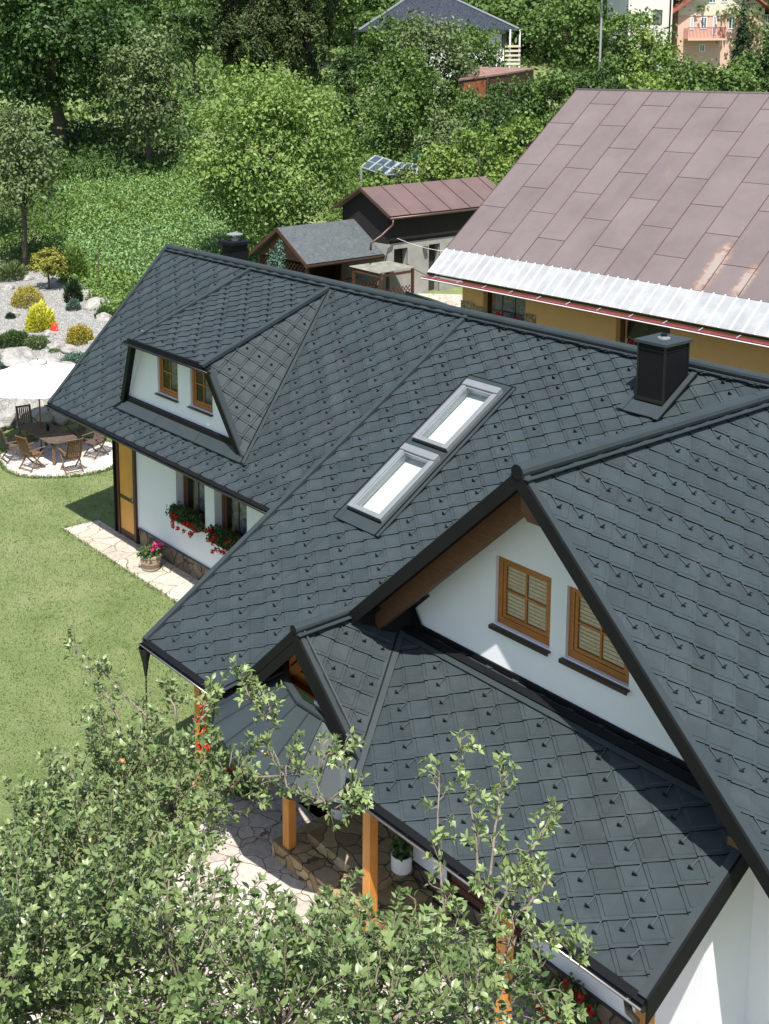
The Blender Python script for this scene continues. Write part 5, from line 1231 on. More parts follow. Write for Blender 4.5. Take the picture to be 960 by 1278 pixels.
m = MB(); m.beam(e0+X*(bx0-.03)+vec(0, -.02, -.02), X*(bx1-bx0), Y*.03, Z*-.05); m.build('drip_edge', M['black'], barn)
b = MB(); r = .11; n = 8; prof = [(math.cos(math.pi+math.pi*k/n)*r, math.sin(math.pi+math.pi*k/n)*r) for k in range(n+1)]; gy, gz = by0-.13, bz0-.12
vs = [(xx, gy+p, gz+q) for xx in (bx0-.05, bx1) for p, q in prof]; b.add(vs, [(k, k+1, n+2+k, n+1+k) for k in range(n)]); b.tube([(bx0-.05, gy-r, gz), (bx1, gy-r, gz)], .018, 6)
g = b.build('gutter', M['redgutter'], barn); b = MB(); b.tube([(bx0-.05, gy-r-.006, gz-.05), (bx1, gy-r-.006, gz-.05)], .016, 6); b.build('gutter_rim', M['canvas'], g)
b = MB(); x = bx0+.4
while x < bx1: b.beam((x, gy-r, gz), (.03, 0, 0), (0, 2*r+.05, .06), (0, 0, .006)); x += 1.1
b.build('gutter_bracket', M['whitesheet'], g)
byw = 28.3; m = MB()
hl = [(-26.93, -25.15, 2.6, 4.66), (-21.72, -19.9, 2.6, 4.66), (-16.4, -15.0, 2.6, 4.6)]
wallface(m, (0, byw, 0), X, Z, [(-27.86, 0), (bx1, 0), (bx1, 5.6), (-27.86, 5.6)], hl, .25, -Y)
m.poly([(-27.86, byw, 0), (-27.86, byw+12.6, 0), (-27.86, byw+12.6, 5.4), (-27.86, ry, 10.5), (-27.86, byw, 5.4)]); m.build('wall', M['orangewall'], barn)
m = MB(); m.box(-27.9, -27.3, byw-.03, byw+.0, 0, 4.08); m.box(-25.15, -24.72, byw-.03, byw+.0, 0, 4.10); m.box(-27.3, -26.95, byw-.03, byw, 0, 4.0); m.build('quoin', M['quoin'], barn)
for k, (a, b_, c, d) in enumerate(hl):
    w_ = window(barn, vec(a+.0, byw+.2, c), X, -Y, b_-a, d-c, 2 if k == 0 else 1, 2 if k == 0 else 0, .07, 'sill' if k == 0 else 'beam', back='curtain' if k == 0 else 'dim')
    if k != 2: flowers('flower', ((a+b_)/2, byw-.02, 3.86 if k == 0 else 3.95), 9, (.7, .06, .05), 'redpetal', .06, w_, seed=91+k); foliage(((a+b_)/2, byw-.0, 3.78), 120, (.8, .06, .08), 'geranium', .09, w_, 93+k)

# ================================================================== DARK SHED WITH BROWN ROOF
shed = thing('shed', 'black boarded outbuilding on grey rendered base with brown sheet roof', 'shed', (-39.5, 37, 1.7))
xw = -38.0; y0s, y1s = 33.89, 41.2; ez, rzs, xr = 5.386, 6.42, -39.49; xe = -37.6
pt = 4.17
vs_ = vec(xr-xe, 0, rzs-ez); Ls_ = np.linalg.norm(vs_); vs_ /= Ls_; ns_ = nrm(np.cross(Y, vs_)); ns_ = ns_ if ns_[2] > 0 else -ns_
m = MB(); m.poly([(xw, y0s+.25, pt), (xw, y1s, pt), (xw, y1s, ez+.15), (xw, y0s+.25, ez+.15)]); m.poly([(xw, y0s+.25, pt-2.5), (xw, y0s+.25, ez+.15), (xr, y0s+.25, rzs-.06), (2*xr-xw, y0s+.25, ez+.15), (2*xr-xw, y0s+.25, pt-2.5)][::-1]); m.build('boarding', M['blackboard'], shed)
m = MB(); hs = [(34.44, 35.22, 3.12, 3.93), (36.46, 37.12, 1.65, 3.93)]
wallface(m, (xw+.03, 0, 0), Y, Z, [(y0s+.22, .8), (y1s, .8), (y1s, pt), (y0s+.22, pt)], hs, .3, X); m.poly([(xw+.03, y0s+.22, .8), (xw+.03, y0s+.22, pt), (-41.0, y0s+.22, pt), (-41.0, y0s+.22, .8)]); m.build('wall', M['concrete'], shed)
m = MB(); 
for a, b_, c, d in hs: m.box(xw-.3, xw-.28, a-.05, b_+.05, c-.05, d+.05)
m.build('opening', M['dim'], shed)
m = MB()
for a, b_, c, d in hs: m.box(xw+.0, xw+.05, a-.09, a, c, d+.09); m.box(xw+.0, xw+.05, b_, b_+.09, c, d+.09); m.box(xw+.0, xw+.05, a, b_, d, d+.09)
m.build('door_frame', M['concrete'], shed)
m = MB(); s2 = MB(); yy = y0s-.05
pl = [(y0s-.05)+k*1.18 for k in range(7)]
m.beam(vec(xe, y0s-.05, ez), Y*(y1s-y0s+.3), vs_*Ls_, ns_*.03); vl = vec(-vs_[0], 0, vs_[2]); m.beam(vec(2*xr-xe, y0s-.05, ez), Y*(y1s-y0s+.3), vl*Ls_, vec(-ns_[0], 0, ns_[2])*.03)
rf = m.build('roof', M['shedroof'], shed)
for y in pl[1:]: s3 = MB(); s3.beam(vec(xe, y, ez)+ns_*.03, Y*.022, vs_*Ls_, ns_*.03); s3.build('seam', M['brownmetal'], rf)
s2.beam(vec(xe, y0s-.07, ez)-Z*.06, Y*.05, vs_*Ls_, ns_*.12); s2.beam(vec(2*xr-xe, y0s-.07, ez)-Z*.06, Y*.05, vl*Ls_, Z*.12); s2.build('verge', M['brownmetal'], rf)
b = MB(); b.tube([(xe+.07, y0s-.05, ez-.07), (xe+.07, y1s, ez-.07)], .055, 8); gg = b.build('gutter', M['brownmetal'], shed, smooth=True)
b = MB(); b.tube([(xe+.07, y0s+.10, ez-.10), (xe+.07, y0s+.10, ez-.32), (xe+.0, y0s-.5, ez-.75), (xe-.05, y0s-1.0, ez-1.0), (xe-.05, y0s-1.02, ez-1.3)], .045, 8); b.build('downpipe', M['brownmetal'], gg, smooth=True)
b = MB(); b.box(xw+.035, xw+.2, 36.1, 36.28, 3.72, 3.9); b.build('wall_lamp', M['plinth'], shed)
cab = MB(); pa, pb2 = vec(xe, 34.3, 4.45), vec(xe+.4, 38.6, 3.55)
cab.tube([pa*(1-t)+pb2*t-Z*.25*4*t*(1-t) for t in np.linspace(0, 1, 9)], .011, 5); tag(cab.build('cable', M['canvas'], None, pa), 'thin pale cable sagging in front of the outbuilding wall', 'cable')

# grey shingled gazebo beside it
gz = thing('gazebo', 'open brown lattice summerhouse with grey shingled roof', 'gazebo', (-38.5, 31, 1.2))
ga, gb = onz(387.7, 331.9, 3.7), onz(480.4, 316, 3.7); gr0, gr1 = ony(350, 284.6, ga[1]), ony(443, 274.6, gb[1])
gxe = (ga[0]+gb[0])/2; gxr = (gr0[0]+gr1[0])/2; gyz0, gyz1 = ga[1], gb[1]; gzr = (gr0[2]+gr1[2])/2; gze = 3.7
vg = vec(gxr-gxe, 0, gzr-gze); Lg = np.linalg.norm(vg); vg /= Lg; ng = vec(-vg[2]*-1, 0, -vg[0]) ; ng = nrm(np.cross(Y, vg)); ng = ng if ng[2] > 0 else -ng; vgl = vec(-vg[0], 0, vg[2])
m = MB(); m.beam(vec(gxe, gyz0, gze), Y*(gyz1-gyz0), vg*Lg, ng*.05); m.beam(vec(2*gxr-gxe, gyz0, gze), Y*(gyz1-gyz0), vgl*Lg, vec(-ng[0], 0, ng[2])*.05); m.build('roof', M['greyshingle'], gz)
m = MB(); m.beam(vec(gxe, gyz0-.04, gze-.12), vg*Lg, Y*.04, Z*.17); m.beam(vec(2*gxr-gxe, gyz0-.04, gze-.12), vgl*Lg, Y*.04, Z*.17); m.beam(vec(gxe, gyz0, gze-.02), Y*(gyz1-gyz0), X*.05, Z*-.10); m.build('fascia', M['redwood'], gz)
m = MB(); m.beam(vec(gxe+.06, gyz0, gze+.0), Y*(gyz1-gyz0), X*.06, Z*-.06); m.beam(vec(gxe-.2, gyz1+.0, gze-.1), vg*Lg, Y*.10, Z*.40); m.build('gutter', M['brownmetal'], gz)
gx_ = [gxe-.35, 2*gxr-gxe+.35]
for xx in gx_:
    for yy in (gyz0+.3, (gyz0+gyz1)/2, gyz1-.15): m = MB(); m.box(xx-.06, xx+.06, yy-.06, yy+.06, hgt(xx, yy)-.1, gze-.0); m.build('post', M['redwood'], gz)
def lattice(mb, p, a, b_, st=.16, w=.035):
    p, a, b_ = (np.array(q, float) for q in (p, a, b_)); La, Lb_ = np.linalg.norm(a), np.linalg.norm(b_); n = nrm(np.cross(a, b_)); pl_ = [(0, 0), (La, 0), (La, Lb_), (0, Lb_)]; ea, eb = a/La, b_/Lb_
    for sg in (1, -1):
        k = -max(La, Lb_)*1.5
        while k < La+Lb_*1.5:
            L2 = La+Lb_; q0 = (k, 0) if sg > 0 else (k, 0); d = (1, 1) if sg > 0 else (-1, 1)
            c = clip([(k, 0, 0), (k+w*1.4, 0, 0), (k+w*1.4+d[0]*Lb_, Lb_, 0), (k+d[0]*Lb_, Lb_, 0)], pl_)
            if len(c) > 2: mb.poly([p+ea*u_+eb*v_+n*(.008*sg) for u_, v_, _ in c], n*.012*sg)
            k += st*1.4
m = MB(); m.poly([(gx_[1]+.08, gyz0+.3, .8), (gx_[1]+.08, gyz1, .8), (gx_[1]+.08, gyz1, 3.7), (gx_[1]+.08, gyz0+.3, 3.7)], X*-.03); m.poly([(gx_[0], gyz1-.06, .8), (gx_[1], gyz1-.06, .8), (gx_[1], gyz1-.06, 3.7), (gx_[0], gyz1-.06, 3.7)], Y*.03); m.build('wall', M['darkwood'], gz)
m = MB(); zb_ = hgt(gxe, gyz0); lattice(m, (gx_[0], gyz0+.3, zb_), (gx_[1]-gx_[0], 0, 0), (0, 0, gze-zb_-.1)); m.poly([(gx_[0], gyz0+.26, gze), (gx_[1], gyz0+.26, gze), (gxr, gyz0+.26, gzr-.05)], Y*.03); m.build('lattice', M['redwood'], gz)
m = MB(); lattice(m, (gx_[0], gyz0+.3, zb_+.0), (0, gyz1-gyz0-.5, 0), (0, 0, .9)); m.build('lattice', M['redwood'], gz)
# lean-to with old corrugated sheet
ln = thing('lean_to', 'small trellis lean-to with lichen covered corrugated roof', 'lean-to', (-36.2, 33, 1.4))
q0, q1, q2, q3 = onz(436, 332.5, 3.45), onz(474, 341.5, 3.2), onz(520, 334, 3.2), onz(485, 326, 3.45)
m = MB(); nC = 26
for k in range(nC):
    a0, a1 = lerp(q0, q3, k/nC), lerp(q0, q3, (k+1)/nC); b0, b1 = lerp(q1, q2, k/nC), lerp(q1, q2, (k+1)/nC); am, bm_ = (a0+a1)/2+Z*.035, (b0+b1)/2+Z*.035
    m.add([a0, am, a1, b0, bm_, b1], [(0, 3, 4, 1), (1, 4, 5, 2)])
m.build('roof', M['oldsheet'], ln)
for q in (q0, q1, q2, q3): m = MB(); c = lerp(q, (q0+q1+q2+q3)/4, .12); gg_ = hgt(c[0], c[1]); m.box(c[0]-.05, c[0]+.05, c[1]-.05, c[1]+.05, gg_-.1, c[2]-.03); m.build('post', M['redwood'], ln)
m = MB(); c1, c2 = lerp(q1, (q0+q2)/2, .12), lerp(q2, (q0+q1)/2, .12); gg_ = hgt(c1[0], c1[1]); lattice(m, (c1[0], c1[1], gg_), (c2[0]-c1[0], c2[1]-c1[1], 0), (0, 0, .8), .14); m.bar(c1+Z*-.15, c2+Z*-.15, .08, .1); c0 = lerp(q0, (q1+q2)/2, .12); m.bar(c0+Z*-.15, c1+Z*-.15, .08, .1); m.build('trellis', M['redwood'], ln)
m = MB(); q = onz(470, 355, 2.6); m.bar(onz(410, 352, 2.5), onz(452, 345, 2.5), .05, .05); m.bar(onz(440, 358, 2.4), onz(500, 350, 2.4), .04, .04); tag(m.build('wooden_rail', M['teak2'], None, q), 'loose wooden rails in front of the lean-to', 'rail')
p = gs(341, 45.5); T('thuja', 'blue green columnar conifer beside the gazebo', 343, 43.5, 297, 30, 'bluegreen', kind='round', base=.0, px=2.4, dens=2.2, cat='conifer', limbs=3, nmul=4)
t = thing('flower_bush', 'bush with red and orange blooms in front of the gazebo', 'flower bush', gs(503, 44.5)); pz = worigin(t); foliage(pz+Z*.9, 1100, (.9, .9, .8), 'deep', .16, t, 95); flowers('flower', pz+Z*1.5, 8, (.45, .45, .35), 'redpetal', .08, t, seed=96); flowers('flower', pz+vec(-.2, -.3, 1.6), 6, (.5, .5, .3), 'yellowpetal', .08, t, seed=97)
m = MB(); m.tube([pz, pz+Z*1.2], [.04, .02], 6); m.build('stem', M['bark'], t)
m = MB(); a_, b_ = onz(506, 363, 2.35), onz(575, 388, 2.35); m.poly([a_, b_, b_+Y*1.5-Z*.5, a_+Y*1.5-Z*.5], Z*-.06); m.poly([a_, b_, b_-Z*2.3, a_-Z*2.3], Y*.06); tag(m.build('tarpaulin_cover', simple('dark_green_tarp', (.014, .040, .026), .5, 0, .25, 2, 14, .6, .03), None, a_), 'dark green sloping cover just behind the ridge beside the lean-to', 'cover')
m = MB(); pv_ = [onz(520, 375, .9), onz(620, 375, .9), onz(600, 356, 1.5), onz(540, 352, 1.6)]; pv_ = [gs(505, 43), gs(600, 43), gs(600, 52), gs(520, 52)]
patch('yard', pv_, M['flag2'], .06, .8)

# ================================================================== FAR HOUSES
def gwin(mb_, pn, O, U, N_, w_, h_): 
    mb_.beam(O+N_*.01, U*w_, Z*.09, N_*.04); mb_.beam(O+Z*(h_-.09)+N_*.01, U*w_, Z*.09, N_*.04); mb_.beam(O+Z*.09+N_*.01, U*.09, Z*(h_-.18), N_*.04); mb_.beam(O+Z*.09+U*(w_-.09)+N_*.01, U*.09, Z*(h_-.18), N_*.04); mb_.beam(O+U*(w_/2-.03)+Z*.09+N_*.01, U*.06, Z*(h_-.18), N_*.03)
    pn.beam(O+N_*.002+U*.09+Z*.09, U*(w_-.18), Z*(h_-.18), N_*.008)
# cream and pink house: facade faces the camera
S1 = 125
def fac(u, v, s=S1): d = ray(u, v); k = s/(d@F0); return CAM+d*k
Uf = R0; Nf = -F0
hs1 = thing('house', 'cream and salmon house with red tiled roof and a balcony at the top right', 'house', gs(893, S1))
a = fac(845, 60); b_ = fac(952, 60); zg = 3.0; zband = fac(890, 19)[2]; zbot = 6.0
L0 = a; Wd = (b_-a)@Uf
m = MB(); q = lambda u, z, d=0: vec(*(L0+Uf*u-Nf*d)[:2], z)
zE = fac(845, 10)[2]; zA = zE+Wd*.5*.72
m.poly([q(0, zbot), q(Wd, zbot), q(Wd, zband), q(0, zband)], -Nf*9); m.build('wall', M['pinkwall'], hs1)
m = MB(); m.poly([q(0, zband+.0), q(Wd, zband), q(Wd, zE), q(Wd/2, zA), q(0, zE)], -Nf*9); m.build('wall', M['creamwall'], hs1, label='cream upper gable'); 
m = MB(); m.beam(q(0, zband-.06, -.03), Uf*Wd, Nf*.03, Z*.12); m.build('band', M['redgutter'] if False else M['pinkwall'], hs1)
m = MB(); o = 1.0
for sg in (0, 1):
    e_ = q(-o, zE-o*.72) if sg == 0 else q(Wd+o, zE-o*.72); ap = q(Wd/2, zA); e_ = e_+Nf*.9; ap = ap+Nf*.9; m.beam(e_+Z*.02, ap-e_, -Nf*11, Z*.22)
m.build('roof', M['redroof'], hs1)
m = MB(); pn = MB()
for (u0, u1, v0, v1) in ((861, 866, 21, 37), (874, 883, 21, 36), (889, 895, 20, 43), (909, 918, 20, 36), (885, 894, -3, 4), (900, 909, -3, 3), (872.5, 880, 55, 65), (958-4, 962, 18, 34)):
    A, B_ = fac(u0, v1), fac(u1, v0); uu = (A-L0)@Uf; gwin(m, pn, q(uu, A[2]), Uf, Nf, (B_-A)@Uf, B_[2]-A[2])
    fr_ = m.build('window', M['wintrim'], hs1); pn.build('pane', M['paneblue'], fr_); m = MB(); pn = MB()
A, B_ = fac(853, 49), fac(899, 46); ub0, ub1 = (A-L0)@Uf, (B_-L0)@Uf; zf = fac(875, 48)[2]
m = MB(); m.beam(q(ub0, zf-.2), Uf*(ub1-ub0), Nf*1.4, Z*.2); bal = m.build('balcony', M['pinkwall'], hs1)
m = MB(); zt_ = fac(875, 35)[2]
for k in range(28): u = ub0+(ub1-ub0)*k/27; m.beam(q(u, zf)+Nf*1.36, Uf*.04, Nf*.03, Z*(zt_-zf))
m.beam(q(ub0, zt_)+Nf*1.35, Uf*(ub1-ub0), Nf*.06, Z*.06)
for k in range(6): m.beam(q(ub0, zf)+Nf*(1.36*k/6), Uf*.03, Nf*.04, Z*(zt_-zf)); m.beam(q(ub1, zf)+Nf*(1.36*k/6), Uf*.03, Nf*.04, Z*(zt_-zf))
m.build('railing', M['redgutter'], bal)
# white walled house left of it
hs2 = thing('house', 'plain offwhite house wall left of the cream house, with brown shuttered window', 'house', gs(815, 120)); S2 = 120
A, B_ = fac(783, 50, S2), fac(838, 50, S2); L2 = A; q2_ = lambda u, z: vec(*(L2+Uf*u)[:2], z); W2 = (B_-A)@Uf
m = MB(); m.poly([q2_(0, 6), q2_(W2, 6), q2_(W2, 24), q2_(0, 24)], -Nf*8); m.build('wall', M['offwhite'], hs2); m = MB(); m.beam(q2_(-.6, 24)+Nf*.8, Uf*(W2+1.2), -Nf*5, Z*2.6); m.poly([q2_(-.6, 24)+Nf*.8, q2_(W2+.6, 24)+Nf*.8, q2_(W2/2, 27)-Nf*4], -Nf*.1); m.build('roof', M['redroof'], hs2)
m = MB(); pn = MB(); A, B_ = fac(815, 21, S2), fac(827, 12, S2); gwin(m, pn, q2_((A-L2)@Uf, A[2]-.7), Uf, Nf, (B_-A)@Uf, B_[2]-A[2]+.7); fr_ = m.build('window', M['beam'], hs2); pn.build('pane', M['paneblue'], fr_)
m = MB(); m.tube([q2_(W2-.25, 24)+Nf*.1, q2_(W2-.25, 8)+Nf*.1], .07, 6); m.build('downpipe', M['black'], hs2)
# bungalow with slate blue hipped roof
S3 = 118
hs3 = thing('bungalow', 'white bungalow with slate blue hipped tile roof half hidden by trees', 'bungalow', gs(560, S3))
A, B_ = fac(455, 70, S3), fac(645, 70, S3); L3 = A; W3 = (B_-A)@Uf; zE3 = fac(640, 37, S3)[2]; q3_ = lambda u, z, d=0: vec(*(L3+Uf*u-Nf*d)[:2], z)
m = MB(); m.poly([q3_(.6, 8), q3_(W3-1.2, 8), q3_(W3-1.2, zE3), q3_(.6, zE3)], -Nf*9); m.build('wall', M['wintrim'], hs3)
zR3 = fac(548, -4, S3)[2]; m = MB(); o = .9
e = [q3_(-.6, zE3, -o), q3_(W3, zE3, -o), q3_(W3, zE3, 10), q3_(-.6, zE3, 10)]; r_ = [q3_(W3*.30, zR3, 4.5), q3_(W3*.62, zR3, 4.5)]
m.poly([e[0], e[1], r_[1], r_[0]], Z*-.12); m.poly([e[1], e[2], r_[1]], Z*-.12); m.poly([e[2], e[3], r_[0], r_[1]], Z*-.12); m.poly([e[3], e[0], r_[0]], Z*-.12)
rf = m.build('roof', M['navyroof'], hs3); m = MB(); 
for p0, p1 in ((e[0], r_[0]), (e[1], r_[1]), (r_[0], r_[1]), (e[2], r_[1])): m.tube([p0+Z*.06, p1+Z*.06], .13, 6)
m.build('hip_cap', M['alu'], rf)
m = MB(); pn = MB()
for (u0, u1, v0, v1) in ((462, 470, 42, 60), (626, 633, 42, 60), (468, 474, 44, 56)):
    A, B_ = fac(u0, v1, S3), fac(u1, v0, S3); gwin(m, pn, q3_((A-L3)@Uf, A[2]), Uf, Nf, (B_-A)@Uf, B_[2]-A[2]); fr_ = m.build('window', M['beam'], hs3); pn.build('pane', M['paneblue'], fr_); m = MB(); pn = MB()
m = MB(); uA, uB = (fac(625, 70, S3)-L3)@Uf, (fac(644, 70, S3)-L3)@Uf; zz = fac(635, 78, S3)[2]; m.beam(q3_(uA, zz-.2, -2.2), Uf*(uB-uA), -Nf*2.2, Z*.2)
tr_ = m.build('terrace_deck', M['offwhite'], hs3); m = MB()
for k in range(4): m.beam(q3_(uA, zz+.15+k*.42, -2.2), Uf*(uB-uA), Nf*.05, Z*.2)
m.build('railing', M['creamwall'], tr_); m = MB(); m.beam(q3_(uB-.15, 8, -2.0), Uf*.15, Nf*.15, Z*(zE3-8)); m.beam(q3_(uA+.4, 8, -2.0), Uf*.15, Nf*.15, Z*(zE3-8)); m.build('post', M['wintrim'], hs3)
# far salmon house behind the maple
S4 = 175; hs4 = thing('house', 'far salmon house with a red roof at the top edge above the meadow', 'house', gs(195, S4)); A, B_ = fac(160, 12, S4), fac(228, 12, S4); q4_ = lambda u, z, d=0: vec(*(A+Uf*u-Nf*d)[:2], z); W4 = (B_-A)@Uf
m = MB(); m.poly([q4_(0, 12), q4_(W4, 12), q4_(W4, 21), q4_(0, 21)], -Nf*8); m.build('wall', M['pinkwall'], hs4); m = MB(); m.poly([q4_(-.5, 20.0, -1), q4_(W4*.6, 20.0, -1), q4_(W4*.6, 26, 4), q4_(-.5, 26, 4)], Z*.2); m.poly([q4_(W4*.6, 20.5, -.5), q4_(W4+.5, 20.5, -.5), q4_(W4+.5, 26, 4), q4_(W4*.6, 26, 4)], Z*.2); m.build('roof', M['redroof'], hs4)
# rusty flat shed roof
rs = thing('rusty_shed', 'low wooden shed with rusty red flat roof behind dark bushes', 'shed', gs(620, 92)); S5 = 92
A, B_, C_, D_ = fac(572, 99, 90), fac(634, 90.5, 93), fac(668, 85, 99), fac(600, 83, 99)
m = MB(); m.poly([A, B_, C_, D_], Z*-.12); m.build('roof', simple('rusty_sheet', (.24, .14, .115), .7, 0, .3, 1.5, 10, .3, .02), rs)
m = MB(); gz_ = hgt(A[0], A[1]); i_ = lambda p, k=.04: lerp(p, (A+B_+C_+D_)/4, k)
for p0, p1 in ((i_(A), i_(B_)), (i_(B_), i_(C_)), (i_(D_), i_(A))): m.poly([vec(p0[0], p0[1], gz_-1), vec(p1[0], p1[1], gz_-1), p1-Z*.12, p0-Z*.12])
m.build('wall', M['darkwood'], rs); m = MB(); 
for k in range(9): p0 = lerp(i_(A), i_(B_), .08+k*.05); m.beam(vec(p0[0], p0[1], gz_)+Nf*.05, Uf*.2, Nf*.03, Z*(p0[2]-gz_-.3))
m.build('door', simple('rust_orange_board', (.20, .065, .02), .7, 0, .35, 4), rs)
# cold frame
cf = thing('greenhouse', 'low greenhouse of white metal frames with slanting glass panes', 'greenhouse', gs(480, 63)); S6 = 63
A, B_, C_, D_ = fac(451, 208.5, 62), fac(478, 218, 62), fac(523, 214, 64), fac(470, 194.5, 66)
C_ = B_+(fac(523, 212, 64)-fac(478, 218, 62))*1.0; C_ = fac(507, 204, 66.0); E_ = fac(525, 211, 66.)
m = MB(); gl_ = MB()
A2, B2, C2, D2_ = fac(451, 208, 62), fac(479, 218, 62), fac(498, 203, 65), fac(469, 194, 65)
def quadframe(A2, B2, C2, D2_, nU):
    for k in range(nU+1): m.bar(lerp(A2, B2, k/nU), lerp(D2_, C2, k/nU), .09, .06)
    for t_ in (0, .5, 1): m.bar(lerp(A2, D2_, t_), lerp(B2, C2, t_), .07, .06)
    gl_.poly([A2, B2, C2, D2_])
quadframe(A2, B2, C2, D2_, 3); B3, C3 = fac(520, 216, 63), fac(523, 205, 65.5); quadframe(B2+Uf*.1, B3, C3, C2+Uf*.1, 3)
for p in (A2, B2, B3, C3, D2_): m.bar(p, vec(p[0], p[1], hgt(p[0], p[1])-.2), .07, .07)
m.build('frame', M['whitesheet'], cf); gl_.build('pane', m_glass('old_glass', (.75, .8, .78), 1.5, 2.0), cf)
T('weed_bush', 'leafy weeds growing over the right half of the low greenhouse', 505, 61.5, 206, 50, 'greytree', base=0, px=3, cat='bush', limbs=3)
T('weed_bush', 'leafy weeds hiding the legs of the low greenhouse', 466, 61.0, 208, 56, 'walnut', base=0, px=3, cat='bush', limbs=3)
# street lamp pole, shed things
p = gs(748, 100); zt_ = zs(748, -20, 100); lp_ = thing('street_lamp', 'slim pale lamp post among trees left of the white walled house', 'street lamp', p); m = MB(); m.tube([p, vec(p[0], p[1], zt_)], [.11, .07], 8); m.build('pole', M['whitesheet'], lp_)
m = MB(); m.tube([vec(p[0], p[1], zt_), vec(p[0], p[1], zt_)+Nf*1.0+Z*.3], .05, 6); m.beam(vec(p[0], p[1], zt_)+Nf*1.0+Z*.28-Uf*.12, Uf*.24, Nf*.6, Z*.1); m.build('lamp_head', M['alu'], lp_)
p = gs(527, 80); m = MB(); m.lathe(p, [(.5, 0), (.55, 1.0), (.5, 1.1), (.1, 1.15)], 14); tag(m.build('water_barrel', simple('dark_teal_plastic', (.01, .05, .055), .35), None, p), 'dark teal water barrel under the trees left of the rusty shed', 'barrel')

# ================================================================== APPLE TREE IN FRONT
apt = thing('apple_tree', 'large leafy apple tree with ripening apples in the foreground below the camera', 'tree', (-6.9, 4.4, 0))
def pw(u, v, w_): d = ray(u, v); return CAM+d*w_
rg = np.random.default_rng(77)
lobes = [(150, 990, 10.0, .66), (70, 1090, 9.6, .68), (215, 1010, 9.6, .50), (285, 985, 9.8, .36), (355, 968, 9.7, .28), (40, 1190, 8.6, .8), (135, 1130, 8.8, .66), (205, 1140, 8.6, .46), (110, 1250, 7.6, .75), (225, 1235, 7.5, .66), (330, 1225, 7.7, .50), (415, 1205, 7.9, .42), (480, 1222, 7.6, .42), (540, 1205, 7.9, .32), (590, 1175, 8.2, .27), (350, 1285, 6.9, .58), (470, 1290, 6.9, .56), (590, 1280, 7.1, .42), (660, 1240, 7.5, .27), (0, 1270, 7.4, .8), (405, 1000, 9.3, .22), (265, 1180, 8.4, .28), (440, 1175, 8.4, .24), (612, 1110, 8.5, .15), (10, 1140, 9.2, .46), (205, 965, 10.2, .26), (165, 945, 10.4, .28), (335, 925, 10.0, .14), (640, 1180, 8.0, .22), (510, 1255, 7.3, .42), (690, 1268, 7.3, .20), (115, 920, 10.6, .18), (430, 985, 9.4, .11), (375, 1165, 8.3, .22), (20, 1060, 9.8, .3), (520, 1145, 8.4, .14)]
wood = MB(); base_ = vec(-6.9, 4.4, 0); fork = vec(-6.7, 4.3, 2.4)
wood.tube([base_-Z*.2, base_+vec(.03, 0, .8), fork], [.19, .16, .15], 10)
P_l, D_l, N_l, S_l, V_l = [], [], [], [], []
def curve(a, b_, sag, n=7, jit=.0):
    pts = []
    off = rg.normal(size=3)*jit
    for t in np.linspace(0, 1, n): pts.append(a*(1-t)+b_*t+(Z*sag+off)*math.sin(math.pi*t)+rg.normal(size=3)*jit*.25*(0 < t < 1))
    return pts
def twig(a, b_, r0, dense=1., var=.5, ll=.059):
    pts = curve(a, b_, rg.uniform(-.02, .08), 6, .03); wood.tube(pts, [r0*(1-.14*k) for k in range(6)], 5)
    L = np.linalg.norm(b_-a); nn = int(L/.0175*dense); d = nrm(b_-a)
    for k in range(nn):
        t = .12+.88*(k+rg.random())/nn; p = pts[min(5, int(t*5))]*(1-(t*5) % 1)+pts[min(5, int(t*5)+1)]*((t*5) % 1) if t < 1 else b_
        az = k*2.4; s1 = nrm(np.cross(d, [.3, .2, 1])); s2 = np.cross(d, s1); o = s1*math.cos(az)+s2*math.sin(az)
        dd = nrm(o*.9+d*.55+Z*.25+rg.normal(size=3)*.2); P_l.append(p+dd*.012); D_l.append(dd); N_l.append(nrm(Z*.8+o*-.3+rg.normal(size=3)*.75)); S_l.append(ll*rg.uniform(.6, 1.25)); V_l.append(min(1, max(0, var*.6+.1+rg.random()*.5-.1)))
    for k in range(5):
        az = k*1.256+rg.random(); s1 = nrm(np.cross(d, [.3, .2, 1])); s2 = np.cross(d, s1); o = s1*math.cos(az)+s2*math.sin(az); dd = nrm(o*.8+d*.8); P_l.append(b_); D_l.append(dd); N_l.append(nrm(d*.6+Z*.5-o*.2+rg.normal(size=3)*.2)); S_l.append(ll*rg.uniform(.7, 1.1)); V_l.append(min(1, var+.25))
fr_pts = []
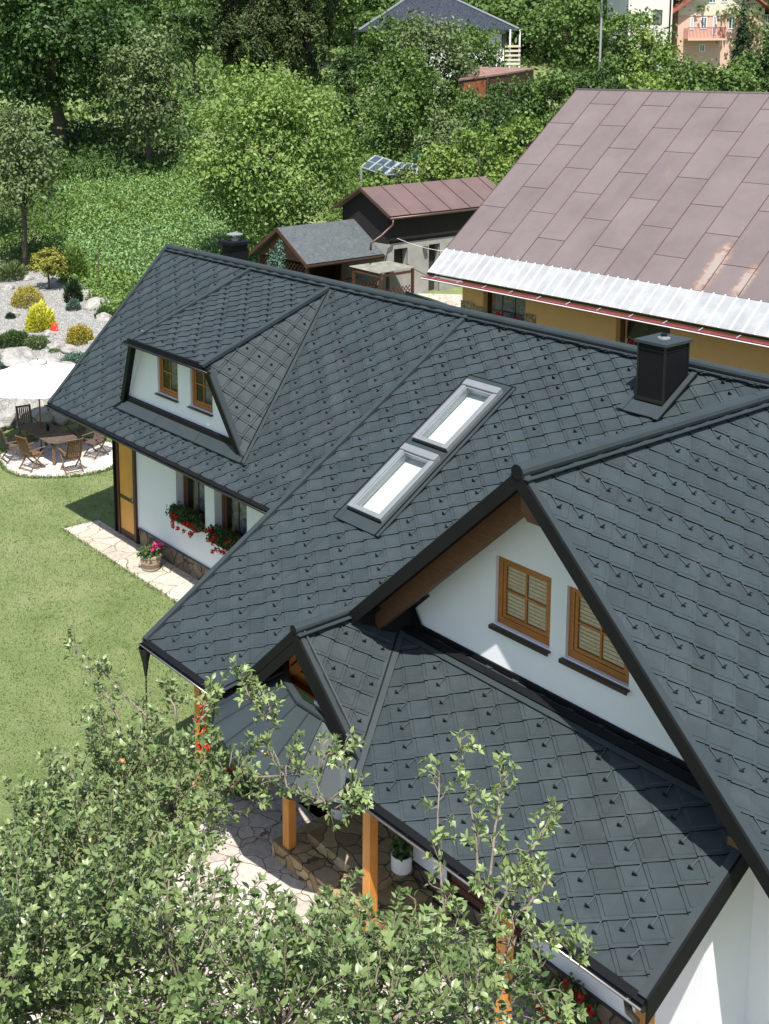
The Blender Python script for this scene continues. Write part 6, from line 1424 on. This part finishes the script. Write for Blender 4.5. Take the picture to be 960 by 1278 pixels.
for li, (u, v, w_, r) in enumerate(lobes):
    c = pw(u, v, w_)
    if r < .45:
        o_ = min((pw(*q[:3]) for q in lobes if q[3] > r+.02), key=lambda q: np.linalg.norm(q-c)); st_ = lerp(o_, c, .25); wood.tube([st_, lerp(st_, c, .5)+rg.normal(size=3)*.05, c], [.009, .008, .007], 5)
    else:
        mid = lerp(fork, c, .5)+vec(0, 0, -.2)+rg.normal(size=3)*.12
        wood.tube([fork, lerp(fork, mid, .5)+rg.normal(size=3)*.05, mid, lerp(mid, c, .6)+rg.normal(size=3)*.08, c], [.075, .06, .045, .03, .018], 7)
    nt_ = int(66*(r/.6)**2)
    for k in range(nt_):
        d = nrm(rg.normal(size=3)+Z*.35); a = c+d*r*rg.uniform(.0, .6); e = c+d*r*rg.uniform(.7, 1.3)+Z*.05
        if k % 3 == 0: wood.tube([c, lerp(c, a, .5)+rg.normal(size=3)*.03, a], [.012, .009, .006], 4)
        twig(a, e, .006, 1.0, rg.uniform(.15, .75))
        if rg.random() < .035: fr_pts.append(lerp(a, e, .7)-Z*.05)
# long thin water shoots
for (u0, v0, w0, u1, v1, w1) in ((600, 1110, 8.4, 573, 922, 8.9), (605, 1120, 8.4, 625, 965, 8.9), (640, 1130, 8.3, 690, 1022, 8.8), (660, 1170, 8.1, 715, 1190, 8.0), (590, 1200, 8.0, 655, 1085, 8.5), (560, 1190, 8, 548, 962, 8.8), (640, 1150, 8.2, 682, 1098, 8.4), (150, 900, 10.2, 92, 800, 10.8), (190, 900, 10.2, 128, 838, 10.7), (335, 900, 10, 296, 838, 10.2), (340, 900, 10, 318, 852, 10.2), (400, 960, 9.6, 436, 935, 9.7), (60, 1000, 9.8, 25, 1045, 9.6), (250, 900, 10.1, 268, 868, 10.3), (440, 1000, 9.4, 452, 1000, 9.3), (220, 900, 10, 205, 862, 10.2)):
    a, b_ = pw(u0, v0, w0), pw(u1, v1, w1); pts = curve(a, b_, .06, 8, .03); wood.tube(pts, [.012-.0011*k for k in range(8)], 5)
    for k in range(1, 8):
        for j in range(2 if k > 1 else 1):
            q = lerp(pts[k-1], pts[k], rg.random()); d = nrm(nrm(b_-a)*.6+rg.normal(size=3)*.7+Z*.2); twig(q, q+d*rg.uniform(.07, .17), .004, 1.1, rg.uniform(.55, .95), .058)
    twig(pts[-2], b_+nrm(b_-a)*.03, .004, 1.2, .9, .058)
P_l, D_l, N_l, S_l, V_l = map(np.array, (P_l, D_l, N_l, S_l, V_l))
V, F, k = leafset(P_l, D_l, N_l, S_l, S_l*.50, fine=True, droop=.16)
cr = npmesh('crown', V, F, M['apple'], np.repeat(V_l, k), apt, worigin(apt))
wood.build('trunk', M['bark2'], apt, smooth=True)
for k, p in enumerate(fr_pts[:26]):
    m = MB(); m.lathe(p-Z*.025, [(.008, 0), (.017, .005), (.023, .021), (.018, .037), (.006, .040)], 10); m.build('apple', M['fruit'], cr, smooth=True)
print('LEAVES', len(P_l), 'fruit', len(fr_pts))
